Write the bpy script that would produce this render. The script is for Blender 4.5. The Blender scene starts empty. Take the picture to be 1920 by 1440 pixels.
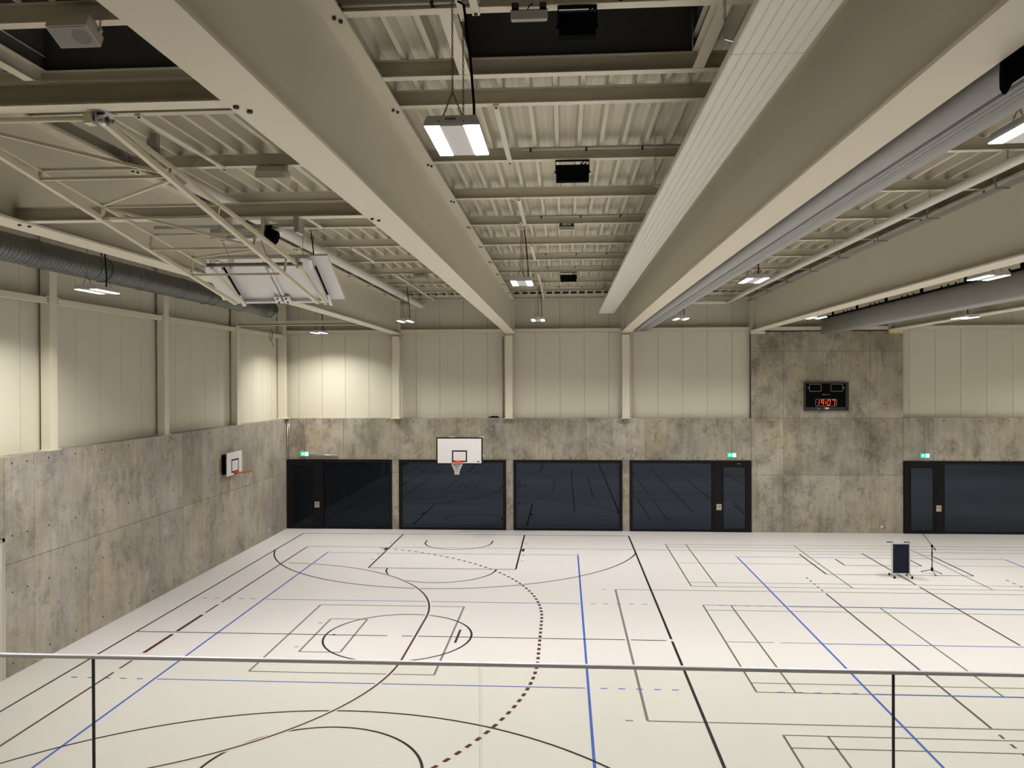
import bpy, math, random
from mathutils import Vector, Matrix

random.seed(7)
sc = bpy.context.scene
COL = sc.collection
PI = math.pi

# ------------------------------------------------------------------ camera
F_PX, YAW, PITCH, ROLL, EYE = 1495.68, 0.065208, -0.0048032, -0.0038948, 6.19408
cam_d = bpy.data.cameras.new('camera')
cam = bpy.data.objects.new('camera', cam_d)
COL.objects.link(cam)
cam_d.sensor_width = 36.0
cam_d.lens = F_PX * 36.0 / 1920.0
cam_d.clip_start, cam_d.clip_end = 0.05, 300
fw = Vector((-math.sin(YAW) * math.cos(PITCH), math.cos(YAW) * math.cos(PITCH), math.sin(PITCH)))
rt = Vector((math.cos(YAW), math.sin(YAW), 0))
up = rt.cross(fw)
r2 = rt * math.cos(ROLL) + up * math.sin(ROLL)
u2 = up * math.cos(ROLL) - rt * math.sin(ROLL)
cam.matrix_world = Matrix(((r2.x, u2.x, -fw.x, 0), (r2.y, u2.y, -fw.y, 0), (r2.z, u2.z, -fw.z, EYE), (0, 0, 0, 1)))
sc.camera = cam

# ------------------------------------------------------------------ world, exposure
w = bpy.data.worlds.new('night')
sc.world = w
w.use_nodes = True
w.node_tree.nodes['Background'].inputs[0].default_value = (0.01, 0.012, 0.016, 1)
w.node_tree.nodes['Background'].inputs[1].default_value = 1.0
vs = sc.view_settings
vs.view_transform = 'Standard'
vs.look = 'None'
vs.gamma = 1.0
vs.use_curve_mapping = False
vs.exposure = 0.0
sc.cycles.max_bounces = 10
sc.cycles.diffuse_bounces = 2
sc.cycles.glossy_bounces = 4
sc.cycles.transparent_max_bounces = 12
sc.cycles.sample_clamp_indirect = 6.0

LAMP_W = 74.0        # watts of each of a lamp's two light strips
LAMP_COL = (1.0, 0.982, 0.968)
LAMP_SPREAD = math.radians(140)


# ------------------------------------------------------------------ materials
def mat(name, col, rough=0.5, metal=0.0, spec=0.5, noise=0.0, nscale=8.0, bump=0.0, emit=None, estr=0.0):
    m = bpy.data.materials.new(name)
    m.use_nodes = True
    nt = m.node_tree
    b = nt.nodes['Principled BSDF']
    b.inputs['Base Color'].default_value = (*col, 1)
    b.inputs['Roughness'].default_value = rough
    b.inputs['Metallic'].default_value = metal
    b.inputs['Specular IOR Level'].default_value = spec
    if emit:
        b.inputs['Emission Color'].default_value = (*emit, 1)
        b.inputs['Emission Strength'].default_value = estr
    if noise or bump:
        tc = nt.nodes.new('ShaderNodeTexCoord')
        n = nt.nodes.new('ShaderNodeTexNoise')
        n.inputs['Scale'].default_value = nscale
        n.inputs['Detail'].default_value = 5
        nt.links.new(tc.outputs['Object'], n.inputs['Vector'])
        if noise:
            mx = nt.nodes.new('ShaderNodeMix')
            mx.data_type = 'RGBA'
            mx.inputs[6].default_value = (*[c * (1 - noise) for c in col], 1)
            mx.inputs[7].default_value = (*[min(1, c * (1 + noise)) for c in col], 1)
            nt.links.new(n.outputs['Fac'], mx.inputs[0])
            nt.links.new(mx.outputs[2], b.inputs['Base Color'])
        if bump:
            bp = nt.nodes.new('ShaderNodeBump')
            bp.inputs['Strength'].default_value = bump
            bp.inputs['Distance'].default_value = 0.01
            nt.links.new(n.outputs['Fac'], bp.inputs['Height'])
            nt.links.new(bp.outputs[0], b.inputs['Normal'])
    return m


def concrete_mat(name, base=(0.46, 0.415, 0.345), k=1.0):
    m = bpy.data.materials.new(name)
    m.use_nodes = True
    nt = m.node_tree
    N, Lk = nt.nodes, nt.links
    b = N['Principled BSDF']
    b.inputs['Roughness'].default_value = 0.75
    b.inputs['Specular IOR Level'].default_value = 0.25
    tc = N.new('ShaderNodeTexCoord')

    def noise(scale, vec, det=6, rough=0.6, dist=0.0):
        mp = N.new('ShaderNodeMapping')
        mp.inputs['Scale'].default_value = vec
        Lk.new(tc.outputs['Object'], mp.inputs[0])
        n = N.new('ShaderNodeTexNoise')
        n.inputs['Scale'].default_value = scale
        n.inputs['Detail'].default_value = det
        n.inputs['Roughness'].default_value = rough
        n.inputs['Distortion'].default_value = dist
        Lk.new(mp.outputs[0], n.inputs['Vector'])
        return n.outputs['Fac']

    def ramp(src, p0, p1, v0=0.0, v1=1.0):
        r = N.new('ShaderNodeMapRange')
        r.inputs[1].default_value, r.inputs[2].default_value = p0, p1
        r.inputs[3].default_value, r.inputs[4].default_value = v0, v1
        Lk.new(src, r.inputs[0])
        return r.outputs[0]

    def mul(a, c):
        q = N.new('ShaderNodeMath')
        q.operation = 'MULTIPLY'
        for i, s in enumerate((a, c)):
            if isinstance(s, float):
                q.inputs[i].default_value = s
            else:
                Lk.new(s, q.inputs[i])
        return q.outputs[0]

    cloud = ramp(noise(0.6, (1, 1, 0.8), 8, 0.68), 0.32, 0.68, 1 - .28 * k, 1 + .18 * k)
    streak = ramp(noise(2.4, (2.4, 2.4, 0.30), 8, 0.72), 0.36, 0.62, 1 - .11 * k, 1.05)
    blot = ramp(noise(1.25, (1.2, 1.2, 0.95), 10, 0.80), 0.50, 0.70, 1.0, 1 - .42 * k)
    fine = ramp(noise(26.0, (1, 1, 0.6), 4, 0.7), 0.3, 0.7, 0.90, 1.08)
    at = N.new('ShaderNodeAttribute')
    at.attribute_name = 'tone'
    v = mul(mul(mul(cloud, streak), mul(blot, fine)), at.outputs['Fac'])
    cr = N.new('ShaderNodeMix')
    cr.data_type = 'RGBA'
    cr.inputs[6].default_value = (base[0] * 1.04, base[1] * 1.0, base[2] * 0.90, 1)
    cr.inputs[7].default_value = (base[0], base[1] * 1.02, base[2] * 1.08, 1)
    Lk.new(ramp(noise(0.8, (1, 1, 0.5), 5), 0.35, 0.65), cr.inputs[0])
    mx = N.new('ShaderNodeVectorMath')
    mx.operation = 'SCALE'
    Lk.new(cr.outputs[2], mx.inputs[0])
    Lk.new(v, mx.inputs['Scale'])
    Lk.new(mx.outputs[0], b.inputs['Base Color'])
    bp = N.new('ShaderNodeBump')
    bp.inputs['Strength'].default_value = 0.25
    bp.inputs['Distance'].default_value = 0.01
    Lk.new(noise(18, (1, 1, 1), 6), bp.inputs['Height'])
    Lk.new(bp.outputs[0], b.inputs['Normal'])
    return m


def pane_mat(name, ior):
    m = bpy.data.materials.new(name)
    m.use_nodes = True
    nt = m.node_tree
    b = nt.nodes['Principled BSDF']
    b.inputs['Base Color'].default_value = (0.004, 0.005, 0.008, 1)
    b.inputs['Roughness'].default_value = 0.015
    b.inputs['IOR'].default_value = ior
    b.inputs['Specular Tint'].default_value = (0.66, 0.80, 1.0, 1)
    return m


def clear_glass(name):
    m = bpy.data.materials.new(name)
    m.use_nodes = True
    nt = m.node_tree
    nt.nodes.clear()
    o = nt.nodes.new('ShaderNodeOutputMaterial')
    t = nt.nodes.new('ShaderNodeBsdfTransparent')
    t.inputs[0].default_value = (0.955, 0.962, 0.938, 1)
    g = nt.nodes.new('ShaderNodeBsdfGlossy')
    g.inputs['Roughness'].default_value = 0.0
    fr = nt.nodes.new('ShaderNodeFresnel')
    fr.inputs[0].default_value = 1.45
    mx = nt.nodes.new('ShaderNodeMixShader')
    nt.links.new(fr.outputs[0], mx.inputs[0])
    nt.links.new(t.outputs[0], mx.inputs[1])
    nt.links.new(g.outputs[0], mx.inputs[2])
    nt.links.new(mx.outputs[0], o.inputs[0])
    return m


M = dict(
    floor=mat('floor_resin', (0.80, 0.765, 0.728), 0.42, spec=0.35, noise=0.015, nscale=0.6),
    concrete=concrete_mat('board_marked_concrete', k=1.15),
    concrete_dark=concrete_mat('stained_concrete', (0.47, 0.425, 0.335), 1.45),
    joint=mat('joint_backing', (0.12, 0.10, 0.08), 0.9),  # dark concrete backing in the panel joints
    hole=mat('tie_hole', (0.03, 0.028, 0.025), 0.9),
    steel=mat('cream_painted_steel', (0.87, 0.80, 0.625), 0.45, noise=0.02, nscale=1.5),
    clad=mat('cream_sandwich_panel', (0.78, 0.735, 0.58), 0.5, noise=0.015, nscale=0.7),
    cladgap=mat('panel_gap', (0.10, 0.09, 0.06), 0.8),
    deck=mat('deck_sheet', (0.79, 0.73, 0.56), 0.45),
    grey_steel=mat('galvanised', (0.62, 0.63, 0.64), 0.32, metal=0.9),
    chain=mat('dark_chain', (0.22, 0.20, 0.16), 0.4, metal=0.7),
    duct=mat('spiral_duct_zinc', (0.17, 0.18, 0.18), 0.40, metal=0.8, noise=0.12, nscale=3),
    dark=mat('shaded_grey', (0.12, 0.12, 0.105), 0.7, noise=0.1, nscale=2),  # skylights: the shade of the unlit recess is put into this grey
    black=mat('black_plastic', (0.005, 0.005, 0.006), 0.8, spec=0.04),
    blackm=mat('black_frame', (0.007, 0.007, 0.008), 0.5, spec=0.2),
    pane=pane_mat('dark_window_pane', 1.60),
    pane_dull=pane_mat('dull_window_pane', 1.36),
    glass=clear_glass('balustrade_glass'),
    rail=mat('stainless_rail', (0.90, 0.90, 0.93), 0.3, metal=0.2),
    curtain=mat('grey_curtain', (0.42, 0.42, 0.40), 0.5, noise=0.04, nscale=3),
    white=mat('white_enamel', (0.92, 0.90, 0.87), 0.4),
    lampbody=mat('lamp_white', (0.72, 0.71, 0.72), 0.4),
    radiant=mat('radiant_panel_white', (0.88, 0.84, 0.74), 0.45),
    rig=mat('rig_cream_paint', (0.86, 0.78, 0.58), 0.4),
    emit=mat('led_lens', (1, 1, 1), 0.4, emit=(1.0, 0.98, 0.98), estr=7.0),
    orange=mat('rim_orange', (0.85, 0.10, 0.015), 0.35),
    net=mat('net_white', (0.78, 0.76, 0.72), 0.8),
    blk_line=mat('line_black', (0.012, 0.012, 0.014), 0.5, spec=0.12),
    red_line=mat('line_oxblood', (0.085, 0.022, 0.020), 0.5, spec=0.12),
    blue_line=mat('line_blue', (0.06, 0.14, 0.52), 0.5, spec=0.12),
    grey_line=mat('line_grey', (0.22, 0.20, 0.19), 0.5, spec=0.12),
    dgrey_line=mat('line_dark_grey', (0.10, 0.10, 0.11), 0.5, spec=0.12),
    green_line=mat('line_green', (0.13, 0.18, 0.085), 0.5, spec=0.12),
    green_sign=mat('exit_green', (0.0, 0.45, 0.25), 0.5, emit=(0.0, 0.60, 0.42), estr=1.0),
    white_sign=mat('exit_white', (0.9, 0.9, 0.9), 0.5, emit=(0.85, 1.0, 0.95), estr=1.0),
    led_red=mat('led_red', (0.8, 0.03, 0.01), 0.5, emit=(1.0, 0.10, 0.03), estr=2.4),
    print_white=mat('print_white', (0.5, 0.5, 0.5), 0.5),
    print_yellow=mat('print_yellow', (0.55, 0.36, 0.03), 0.5),
    print_dark=mat('print_dark', (0.03, 0.03, 0.035), 0.5),
    brass=mat('brushed_plate', (0.62, 0.54, 0.42), 0.35, metal=0.6),
    navy=mat('navy_felt', (0.006, 0.010, 0.028), 0.9),
    alu=mat('aluminium', (0.62, 0.62, 0.62), 0.3, metal=0.8),
    yellow=mat('yellow_tape', (0.75, 0.50, 0.02), 0.5),
    door=mat('door_leaf', (0.62, 0.58, 0.47), 0.5),
    cover=mat('dome_lens', (0.86, 0.84, 0.76), 0.25),
    grille=mat('speaker_grille', (0.36, 0.335, 0.29), 0.6),
    speaker=mat('speaker_cream', (0.62, 0.57, 0.46), 0.5),
)


# ------------------------------------------------------------------ mesh builder
class MB:
    def __init__(s):
        s.v, s.f, s.m, s.t, s.s = [], [], [], [], []

    def face(s, idx, mi=0, tone=1.0, smooth=False):
        s.f.append(tuple(idx)); s.m.append(mi); s.t.append(tone); s.s.append(smooth)

    def box(s, x0, x1, y0, y1, z0, z1, mi=0, tone=1.0):
        b = len(s.v)
        s.v += [(x, y, z) for z in (z0, z1) for y in (y0, y1) for x in (x0, x1)]
        for q in ((0, 2, 3, 1), (4, 5, 7, 6), (0, 1, 5, 4), (2, 6, 7, 3), (0, 4, 6, 2), (1, 3, 7, 5)):
            s.face([b + i for i in q], mi, tone)
        return s

    def hexa(s, lo, hi, mi=0):
        """two rings of 4 corners -> closed solid"""
        b = len(s.v)
        s.v += list(lo) + list(hi)
        s.face([b, b + 3, b + 2, b + 1], mi)
        s.face([b + 4, b + 5, b + 6, b + 7], mi)
        for i in range(4):
            j = (i + 1) % 4
            s.face([b + i, b + j, b + 4 + j, b + 4 + i], mi)
        return s

    def quad(s, a, b_, c, d, mi=0):
        b = len(s.v)
        s.v += [a, b_, c, d]
        s.face([b, b + 1, b + 2, b + 3], mi)
        return s

    def loft(s, rings, mi=0, closed=True, caps=True, smooth=False):
        n = len(rings[0])
        b = len(s.v)
        for r in rings:
            s.v += [tuple(p) for p in r]
        for k in range(len(rings) - 1):
            for i in range(n if closed else n - 1):
                j = (i + 1) % n
                s.face([b + k * n + i, b + k * n + j, b + (k + 1) * n + j, b + (k + 1) * n + i], mi, 1.0, smooth)
        if caps and closed:
            s.face([b + i for i in range(n)][::-1], mi)
            e = b + (len(rings) - 1) * n
            s.face([e + i for i in range(n)], mi)
        return s

    def tube(s, pts, r, n=8, mi=0, closed=False, caps=True):
        P = [Vector(p) for p in pts]
        rings = []
        ref = None
        L = len(P)
        for i, p in enumerate(P):
            if closed:
                d = P[(i + 1) % L] - P[i - 1]
            else:
                d = P[min(i + 1, L - 1)] - P[max(i - 1, 0)]
            d.normalize()
            if ref is None:
                ref = Vector((0, 0, 1)) if abs(d.z) < 0.9 else Vector((1, 0, 0))
            a = d.cross(ref).normalized()
            c = a.cross(d).normalized()
            ref = c
            rr = r[i] if isinstance(r, (list, tuple)) else r
            rings.append([p + a * math.cos(2 * PI * k / n) * rr + c * math.sin(2 * PI * k / n) * rr for k in range(n)])
        if closed:
            rings.append(rings[0])
            caps = False
        return s.loft(rings, mi, True, caps, True)

    def bar(s, p, q, wdt, h, mi=0):
        p, q = Vector(p), Vector(q)
        d = (q - p).normalized()
        ref = Vector((0, 0, 1)) if abs(d.z) < 0.95 else Vector((1, 0, 0))
        a = d.cross(ref).normalized() * wdt / 2
        c = a.normalized().cross(d).normalized() * h / 2
        return s.loft([[o + a + c, o - a + c, o - a - c, o + a - c] for o in (p, q)], mi)

    def cyl(s, p, q, r, n=12, mi=0):
        return s.tube([p, q], r, n, mi)

    def build(s, name, mats, parent=None, org=(0, 0, 0), local=True):
        me = bpy.data.meshes.new(name)
        me.from_pydata([tuple(p) for p in s.v], [], s.f)
        if not isinstance(mats, (list, tuple)):
            mats = [mats]
        for k in mats:
            me.materials.append(M[k] if isinstance(k, str) else k)
        me.polygons.foreach_set('material_index', s.m)
        me.polygons.foreach_set('use_smooth', s.s)
        if any(t != 1.0 for t in s.t) or any(k.startswith('concrete') for k in mats if isinstance(k, str)):
            a = me.attributes.new('tone', 'FLOAT', 'FACE')
            a.data.foreach_set('value', s.t)
        me.update()
        o = bpy.data.objects.new(name, me)
        COL.objects.link(o)
        if parent is not None:
            o.parent = parent
            if not local:               # vertices given in world coordinates
                pl = world_loc(parent)
                for v in me.vertices:
                    v.co -= pl
        elif tuple(org) != (0, 0, 0):
            ov = Vector(org)
            for v in me.vertices:
                v.co -= ov
            o.location = org
        return o


def world_loc(o):
    p = Vector((0, 0, 0))
    while o:
        p = p + o.location
        o = o.parent
    return p


def tag(o, label, cat, group=None, kind=None):
    o['label'] = label
    o['category'] = cat
    if group:
        o['group'] = group
    if kind:
        o['kind'] = kind
    return o


def thing(name, label, cat, loc=(0, 0, 0), rz=0.0, group=None, kind=None):
    o = bpy.data.objects.new(name, None)
    COL.objects.link(o)
    o.location = loc
    o.rotation_euler = (0, 0, rz)
    o.empty_display_size = 0.2
    return tag(o, label, cat, group, kind)


def copy_thing(root, loc, label, group=None):
    def rec(o, par):
        c = o.copy()
        COL.objects.link(c)
        if par is not None:
            c.parent = par
        for ch in list(o.children):
            rec(ch, c)
        return c
    r = rec(root, None)
    r.location = loc
    r['label'] = label
    if group:
        r['group'] = group
    return r


def single(mb, name, mats, label, cat, org=(0, 0, 0), group=None, kind=None):
    return tag(mb.build(name, mats, None, org), label, cat, group, kind)


NTH = ['first', 'second', 'third', 'fourth', 'fifth', 'sixth', 'seventh', 'eighth', 'ninth', 'tenth', 'eleventh', 'twelfth', 'thirteenth', 'fourteenth', 'fifteenth']

# ------------------------------------------------------------------ dimensions
XL, XR = -11.65, 32.7          # concrete faces of left / right wall
YF, YN = 32.85, 5.35           # far wall face, near wall (under the gallery)
ZC = 4.62                      # top of the concrete
ZB = 8.12                      # bottom of the roof beams


def cz(y):                     # the beams are cambered
    return max(0.0, 0.072 * (1 - ((y - 15.5) / 17.2) ** 2))


STN = [-4.8, 0.0, 4.0, 7.0, 10.0, 14.0, 18.0, 22.0, 26.0, 29.5, 32.5]

# ------------------------------------------------------------------ floor
floor = tag(MB().box(-12.2, 33, -5, 33.4, -0.2, 0).build('floor', 'floor'), 'cream sports hall floor with painted court lines', 'floor', kind='structure')
LV = [0.0012]


def strip(mb, pts, wd, z, mi=0):
    n = len(pts)
    L_, R_ = [], []
    for i, p in enumerate(pts):
        a = Vector(pts[max(i - 1, 0)]); c = Vector(pts[min(i + 1, n - 1)])
        d = (c - a)
        d = Vector((d.x, d.y)).normalized()
        nx, ny = -d.y * wd / 2, d.x * wd / 2
        L_.append((p[0] + nx, p[1] + ny, z)); R_.append((p[0] - nx, p[1] - ny, z))
    b = len(mb.v)
    mb.v += L_ + R_
    for i in range(n - 1):
        mb.face([b + i, b + n + i, b + n + i + 1, b + i + 1], mi)


def arc(cx, cy, r, a0, a1, n=48):
    return [(cx + r * math.cos(math.radians(a0 + (a1 - a0) * i / n)), cy + r * math.sin(math.radians(a0 + (a1 - a0) * i / n))) for i in range(n + 1)]


def resample(pts, step):
    out, acc = [], 0.0
    P = [Vector((p[0], p[1], 0)) for p in pts]
    tot = sum((P[i + 1] - P[i]).length for i in range(len(P) - 1))
    k = int(tot / step)
    i, done = 0, 0.0
    for j in range(k + 1):
        t = j * step
        while i < len(P) - 2 and done + (P[i + 1] - P[i]).length < t:
            done += (P[i + 1] - P[i]).length
            i += 1
        seg = (P[i + 1] - P[i])
        q = P[i] + seg * ((t - done) / max(seg.length, 1e-6))
        out.append((q.x, q.y))
    return out


def hv(mb, x0, y0, x1, y1, z, wd=0.05, mi=0):
    strip(mb, [(x0, y0), (x1, y1)], wd, z, mi)


# grey floorball / large volleyball lines
g = MB(); z = 0.0008
for (x0, y0, x1, y1) in ((-6.74, 16.6, -2.75, 21.66), (-6.08, 17.87, -5.12, 20.39)):
    hv(g, x0, y0, x1, y0, z); hv(g, x0, y1, x1, y1, z); hv(g, x0, y0, x0, y1, z); hv(g, x1, y0, x1, y1, z)
hv(g, 1.49, 14.58, 1.49, 23.68, z, 0.055); hv(g, 1.49, 14.57, 19.5, 14.57, z); hv(g, 1.49, 23.68, 19.5, 23.68, z)
for x in (1.16,):
    hv(g, x - .07, 14.57, x + .07, 14.57, z); hv(g, x - .07, 23.68, x + .07, 23.68, z)
hv(g, 3.8, 19.08, 4.9, 19.08, z, .04); hv(g, 5.05, 19.08, 6.0, 19.08, z, .04)
hv(g, 11.78, 29.76, 12.3, 29.4, z, .04)
for (x, y) in ((-6.25, 20.03), (-6.25, 18.2)):
    hv(g, x - .05, y, x + .05, y, z)
for x in (7.52, 13.52):
    hv(g, x, 14.6, x, 23.55, z, 0.055, 1)
    for k in range(5):
        for sg, yb in ((1, 23.8), (-1, 14.35)):
            ya = yb + sg * k * 0.36
            hv(g, x, ya, x, ya + sg * 0.16, z, 0.055, 1)
g.build('floorball_lines', ['grey_line', 'dgrey_line'], floor)['label'] = 'grey floorball and volleyball lines'

# green badminton courts
g = MB(); z = 0.0012
for yb in (24.16, 16.04, 8.0):
    yt = yb + 6.12
    xs = 3.78
    for y in (yb, yb + .48, yt - .48, yt):
        hv(g, xs, y, 17.2, y, z, .038)
    for x in (xs, xs + .76, 8.5, 12.5):
        hv(g, x, yb, x, yt, z, .042)
    if yb > 20:
        hv(g, xs, yb + 3.06, 8.5, yb + 3.06, z, .035); hv(g, 12.5, yb + 3.06, 17.2, yb + 3.06, z, .035)
g.build('badminton_lines', 'green_line', floor)['label'] = 'green badminton court lines'

# blue volleyball courts
g = MB(); z = 0.0016
for k, (x0, x1) in enumerate(((-8.54, 0.465), (6.0, 15.0))):
    hv(g, x0, 10, x0, 28.28, z, .052); hv(g, x1, 10, x1, 28.28, z, .052)
    for y in (28.26, 10.0, 22.12, 16.06):
        hv(g, x0 + .06, y, x1 - .06, y, z, .042)
    if k:
        hv(g, x0, 19.06, x1, 19.06, z, .045)
    for y in (22.14, 16.06):
        for j in range(5):
            d = .24 + j * .355
            hv(g, x0 - d - .14, y, x0 - d, y, z, .045); hv(g, x1 + d, y, x1 + d + .14, y, z, .045)
    for x in (x0, x1):
        hv(g, x, 28.42, x, 28.5, z, .05)
g.build('volleyball_lines', 'blue_line', floor)['label'] = 'blue volleyball court lines'

# black basketball court
g = MB(); z = 0.0022
cx, x0, x1 = -4.04, -10.6, 2.53
YC = 19.1
circ = arc(cx, YC, 1.78, 0, 360, 96)
for m_ in (1, -1):
    Y = lambda y: YC + m_ * (y - YC)
    hv(g, x0, Y(31.82), x1, Y(31.82), z)
    for x in (-6.49, -1.6):
        hv(g, x, Y(31.82), x, Y(26.02), z, .055)
    hv(g, -6.49, Y(26.02), -1.6, Y(26.02), z)
    strip(g, [(a, Y(b)) for a, b in arc(cx, 26.0, 1.8, 180, 360)], .05, z)
    strip(g, [(a, Y(b)) for a, b in ([(cx - 1.27, 30.62)] + arc(cx, 30.25, 1.27, 180, 360) + [(cx + 1.27, 30.62)])], .05, z)
    a = math.degrees(math.acos((x1 - cx) / 6.76))
    strip(g, [(p, Y(q)) for p, q in arc(cx, 30.26, 6.76, 180 + a, 360 - a, 80)], .05, z)
    for sx, x in ((-1, -6.49), (1, -1.6)):
        hv(g, x + sx * .09, Y(28.78), x + sx * .09, Y(29.2), z, .10)
        for yy in (30.1, 28.1, 27.25):
            hv(g, x + sx * .10, Y(yy), x + sx * .19, Y(yy), z, .05)
hv(g, x0, 31.82, x0, 6.38, z, .05); hv(g, x1, 31.82, x1, 19.2, z, .06); hv(g, x1, 19.05, x1, 6.38, z, .06)
hv(g, x0, YC, -4.3, YC, z, .045); hv(g, -3.95, YC, 1.42, YC, z, .045); hv(g, 1.56, YC, 2.4, YC, z, .045)
strip(g, circ, .05, z)
# court across the hall
hv(g, 8.28, 28.78, 8.28, 25.85, z, .055); hv(g, 12.78, 28.78, 12.78, 25.85, z, .055)
hv(g, 8.28, 25.85, 12.78, 25.85, z, .045); hv(g, 8.28, 28.78, 12.78, 28.78, z, .03)
hv(g, 9.28, 28.05, 9.28, 27.13, z, .05); hv(g, 11.76, 28.05, 11.76, 27.13, z, .05); hv(g, 9.28, 27.13, 11.76, 27.13, z, .04)
g.build('basketball_lines', 'blk_line', floor)['label'] = 'black basketball court lines'

# oxblood handball court (a floor coloured edge is left clear either side of the arc)
g = MB(); z = 0.0028
six = arc(-9.6, 20.6, 5.98, 88, 0, 40) + arc(-9.6, 17.55, 5.98, 0, -88, 40)
nine = arc(-9.6, 20.6, 9.0, 72, 0, 60) + arc(-9.6, 17.6, 9.0, 0, -72, 60)
strip(g, six, .13, z - .0003, 1)
strip(g, six, .05, z)
dn = resample(nine, .15)
for i in range(0, len(dn) - 1, 2):
    strip(g, [dn[i], dn[i + 1]], .075, z)
hv(g, -9.6, 29.27, -9.6, 21.74, z, .05)
for a, b, wd in ((21.53, 20.74, .05), (20.56, 19.17, .09), (18.94, 17.6, .09), (17.43, 17.25, .06), (17.1, 16.6, .05), (16.38, 15.66, .05), (15.6, 8.9, .05)):
    hv(g, -9.6, a, -9.6, b, z, wd)
hv(g, -2.59, 18.66, -2.59, 19.66, z, .06); hv(g, -5.63, 19.06, -5.63, 19.16, z, .06)
hv(g, 10.52, 29.0, 10.52, 24.66, z, .05); hv(g, 10.52, 24.43, 10.52, 19.17, z, .05); hv(g, 10.52, 18.95, 10.52, 8.9, z, .05)
hv(g, -9.6, 29.28, 30.6, 29.22, z, .035, 2)
g.build('handball_lines', ['red_line', 'floor', 'dgrey_line'], floor)['label'] = 'dark red handball court lines'

# ------------------------------------------------------------------ concrete walls
rng = random.Random(3)


def conc_far(mb, x0, x1, z0, z1):
    t = rng.uniform(0.86, 1.12)
    mb.box(x0 + .006, x1 - .006, YF, YF + .06, z0 + .006, z1 - .006, 0, t)
    mb.box(x0, x1, YF + .012, YF + .35, z0, z1, 1)


def hole_far(mb, x, zc):
    n = 8
    mb.cyl((x, YF + .01, zc), (x, YF - .004, zc), .024, n, 2)


fb = MB()
xs = [-12.0, -10.87, -9.23, -6.83, -5.37, -3.44, -1.05, .9, 3.3, 5.74, 7.55]
for a, b in zip(xs, xs[1:]):
    conc_far(fb, a, b, 2.9, ZC)
for a, b in ((-7.18, -6.88), (-2.41, -2.10), (2.36, 2.66)):
    conc_far(fb, a, b, 0, 2.36); conc_far(fb, a, b, 2.36, 2.9)
px = [7.55, 8.84, 12.25, 13.53]
pz = [0, 2.33, ZC, 7.31, 8.11]
for a, b in zip(px, px[1:]):
    for c, d in zip(pz, pz[1:]):
        conc_far(fb, a, b, c, d)
xs2 = [13.53, 14.7, 15.85, 18.2, 20.5, 22.8, 25.2, 27.6, 30.0, 33.0]
for a, b in zip(xs2, xs2[1:]):
    conc_far(fb, a, b, 2.9, ZC)
conc_far(fb, 20.4, 22.8, 0, 2.9); conc_far(fb, 22.8, 28, 0, 2.9); conc_far(fb, 28, 33, 0, 2.9)
for x in (-11.12, -9.79, -8.69, -7.36, -6.27, -5.2, -3.99, -2.91, -1.7, -.5, .25, 1.4, 2.4, 3.9, 5.0, 6.2, 7.2, 14.1, 15.1, 16.5, 17.6, 18.9):
    hole_far(fb, x, 4.5); hole_far(fb, x, 2.96)
for x in (8.28, 9.31, 10.53, 11.77, 12.8):
    for zz in (6.74, 5.17, 4.48, 2.91, 1.75, .2):
        if x == 10.53 and zz == 5.17:
            continue
        hole_far(fb, x, zz)
wall_far = tag(fb.build('wall_far', ['concrete_dark', 'joint', 'hole']), 'far wall of stained board-marked concrete with cream panels above', 'wall', kind='structure')

lb = MB()


def conc_left(mb, y0, y1, z0, z1):
    t = rng.uniform(0.88, 1.12)
    mb.box(XL - .06, XL, y0 + .006, y1 - .006, z0 + .006, z1 - .006, 0, t)
    mb.box(XL - .35, XL - .012, y0, y1, z0, z1, 1)


ys = [5.3, 9.5, 12.0, 14.3, 15.88, 16.83, 18.81, 21.25, 23.69, 24.98, 27.09, 29.6, 31.2, YF]
for a, b in zip(ys, ys[1:]):
    conc_left(lb, a, b, 2.36 if abs(a - 14.3) > .01 else 2.94, ZC)
    if abs(a - 14.3) > .01:
        conc_left(lb, a, b, 0, 2.36)
for i, (a, b) in enumerate(zip(ys[3:], ys[4:])):
    for f_ in (.25, .75):
        y = a + (b - a) * f_
        for zz in (4.48, 2.95, 1.75, .25):
            if i == 0 and zz < 3:
                continue
            lb.cyl((XL - .01, y, zz), (XL + .004, y, zz), .022, 8, 2)
wall_left = tag(lb.build('wall_left', ['concrete', 'joint', 'hole']), 'left concrete wall with cream panels and steel columns above', 'wall', kind='structure')

# sandwich panels
cb = MB()
x = -11.2 - 1.003
while x < 33:
    if not (7.9 < x + .5 < 13.2) or True:
        cb.box(x + .005, x + .998, YF + .25, YF + .33, ZC, 9.75, 0)
    x += 1.003
cb.box(-12.3, 33.2, YF + .27, YF + .36, ZC, 9.75, 1)
cb.build('wall_cladding', ['clad', 'cladgap'], wall_far)
cb = MB()
y = 32.98 - 1.0085 * 38
while y < 33:
    cb.box(XL - .40, XL - .32, y + .005, y + 1.0035, ZC, 9.75, 0)
    y += 1.0085
cb.box(XL - .44, XL - .34, -5, 33.2, ZC, 9.75, 1)
cb.build('wall_cladding', ['clad', 'cladgap'], wall_left)
lg = MB().box(XL - .33, XL + .001, 5.3, YF + .3, ZC - .012, ZC + .005)
lg.build('wall_ledge', 'concrete', wall_left)
lg = MB().box(-11.6, 7.5, YF - .001, YF + .26, ZC - .012, ZC + .005)
lg.box(13.55, 33, YF - .001, YF + .26, ZC - .012, ZC + .005)
lg.build('wall_ledge', 'concrete_dark', wall_far)

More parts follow.
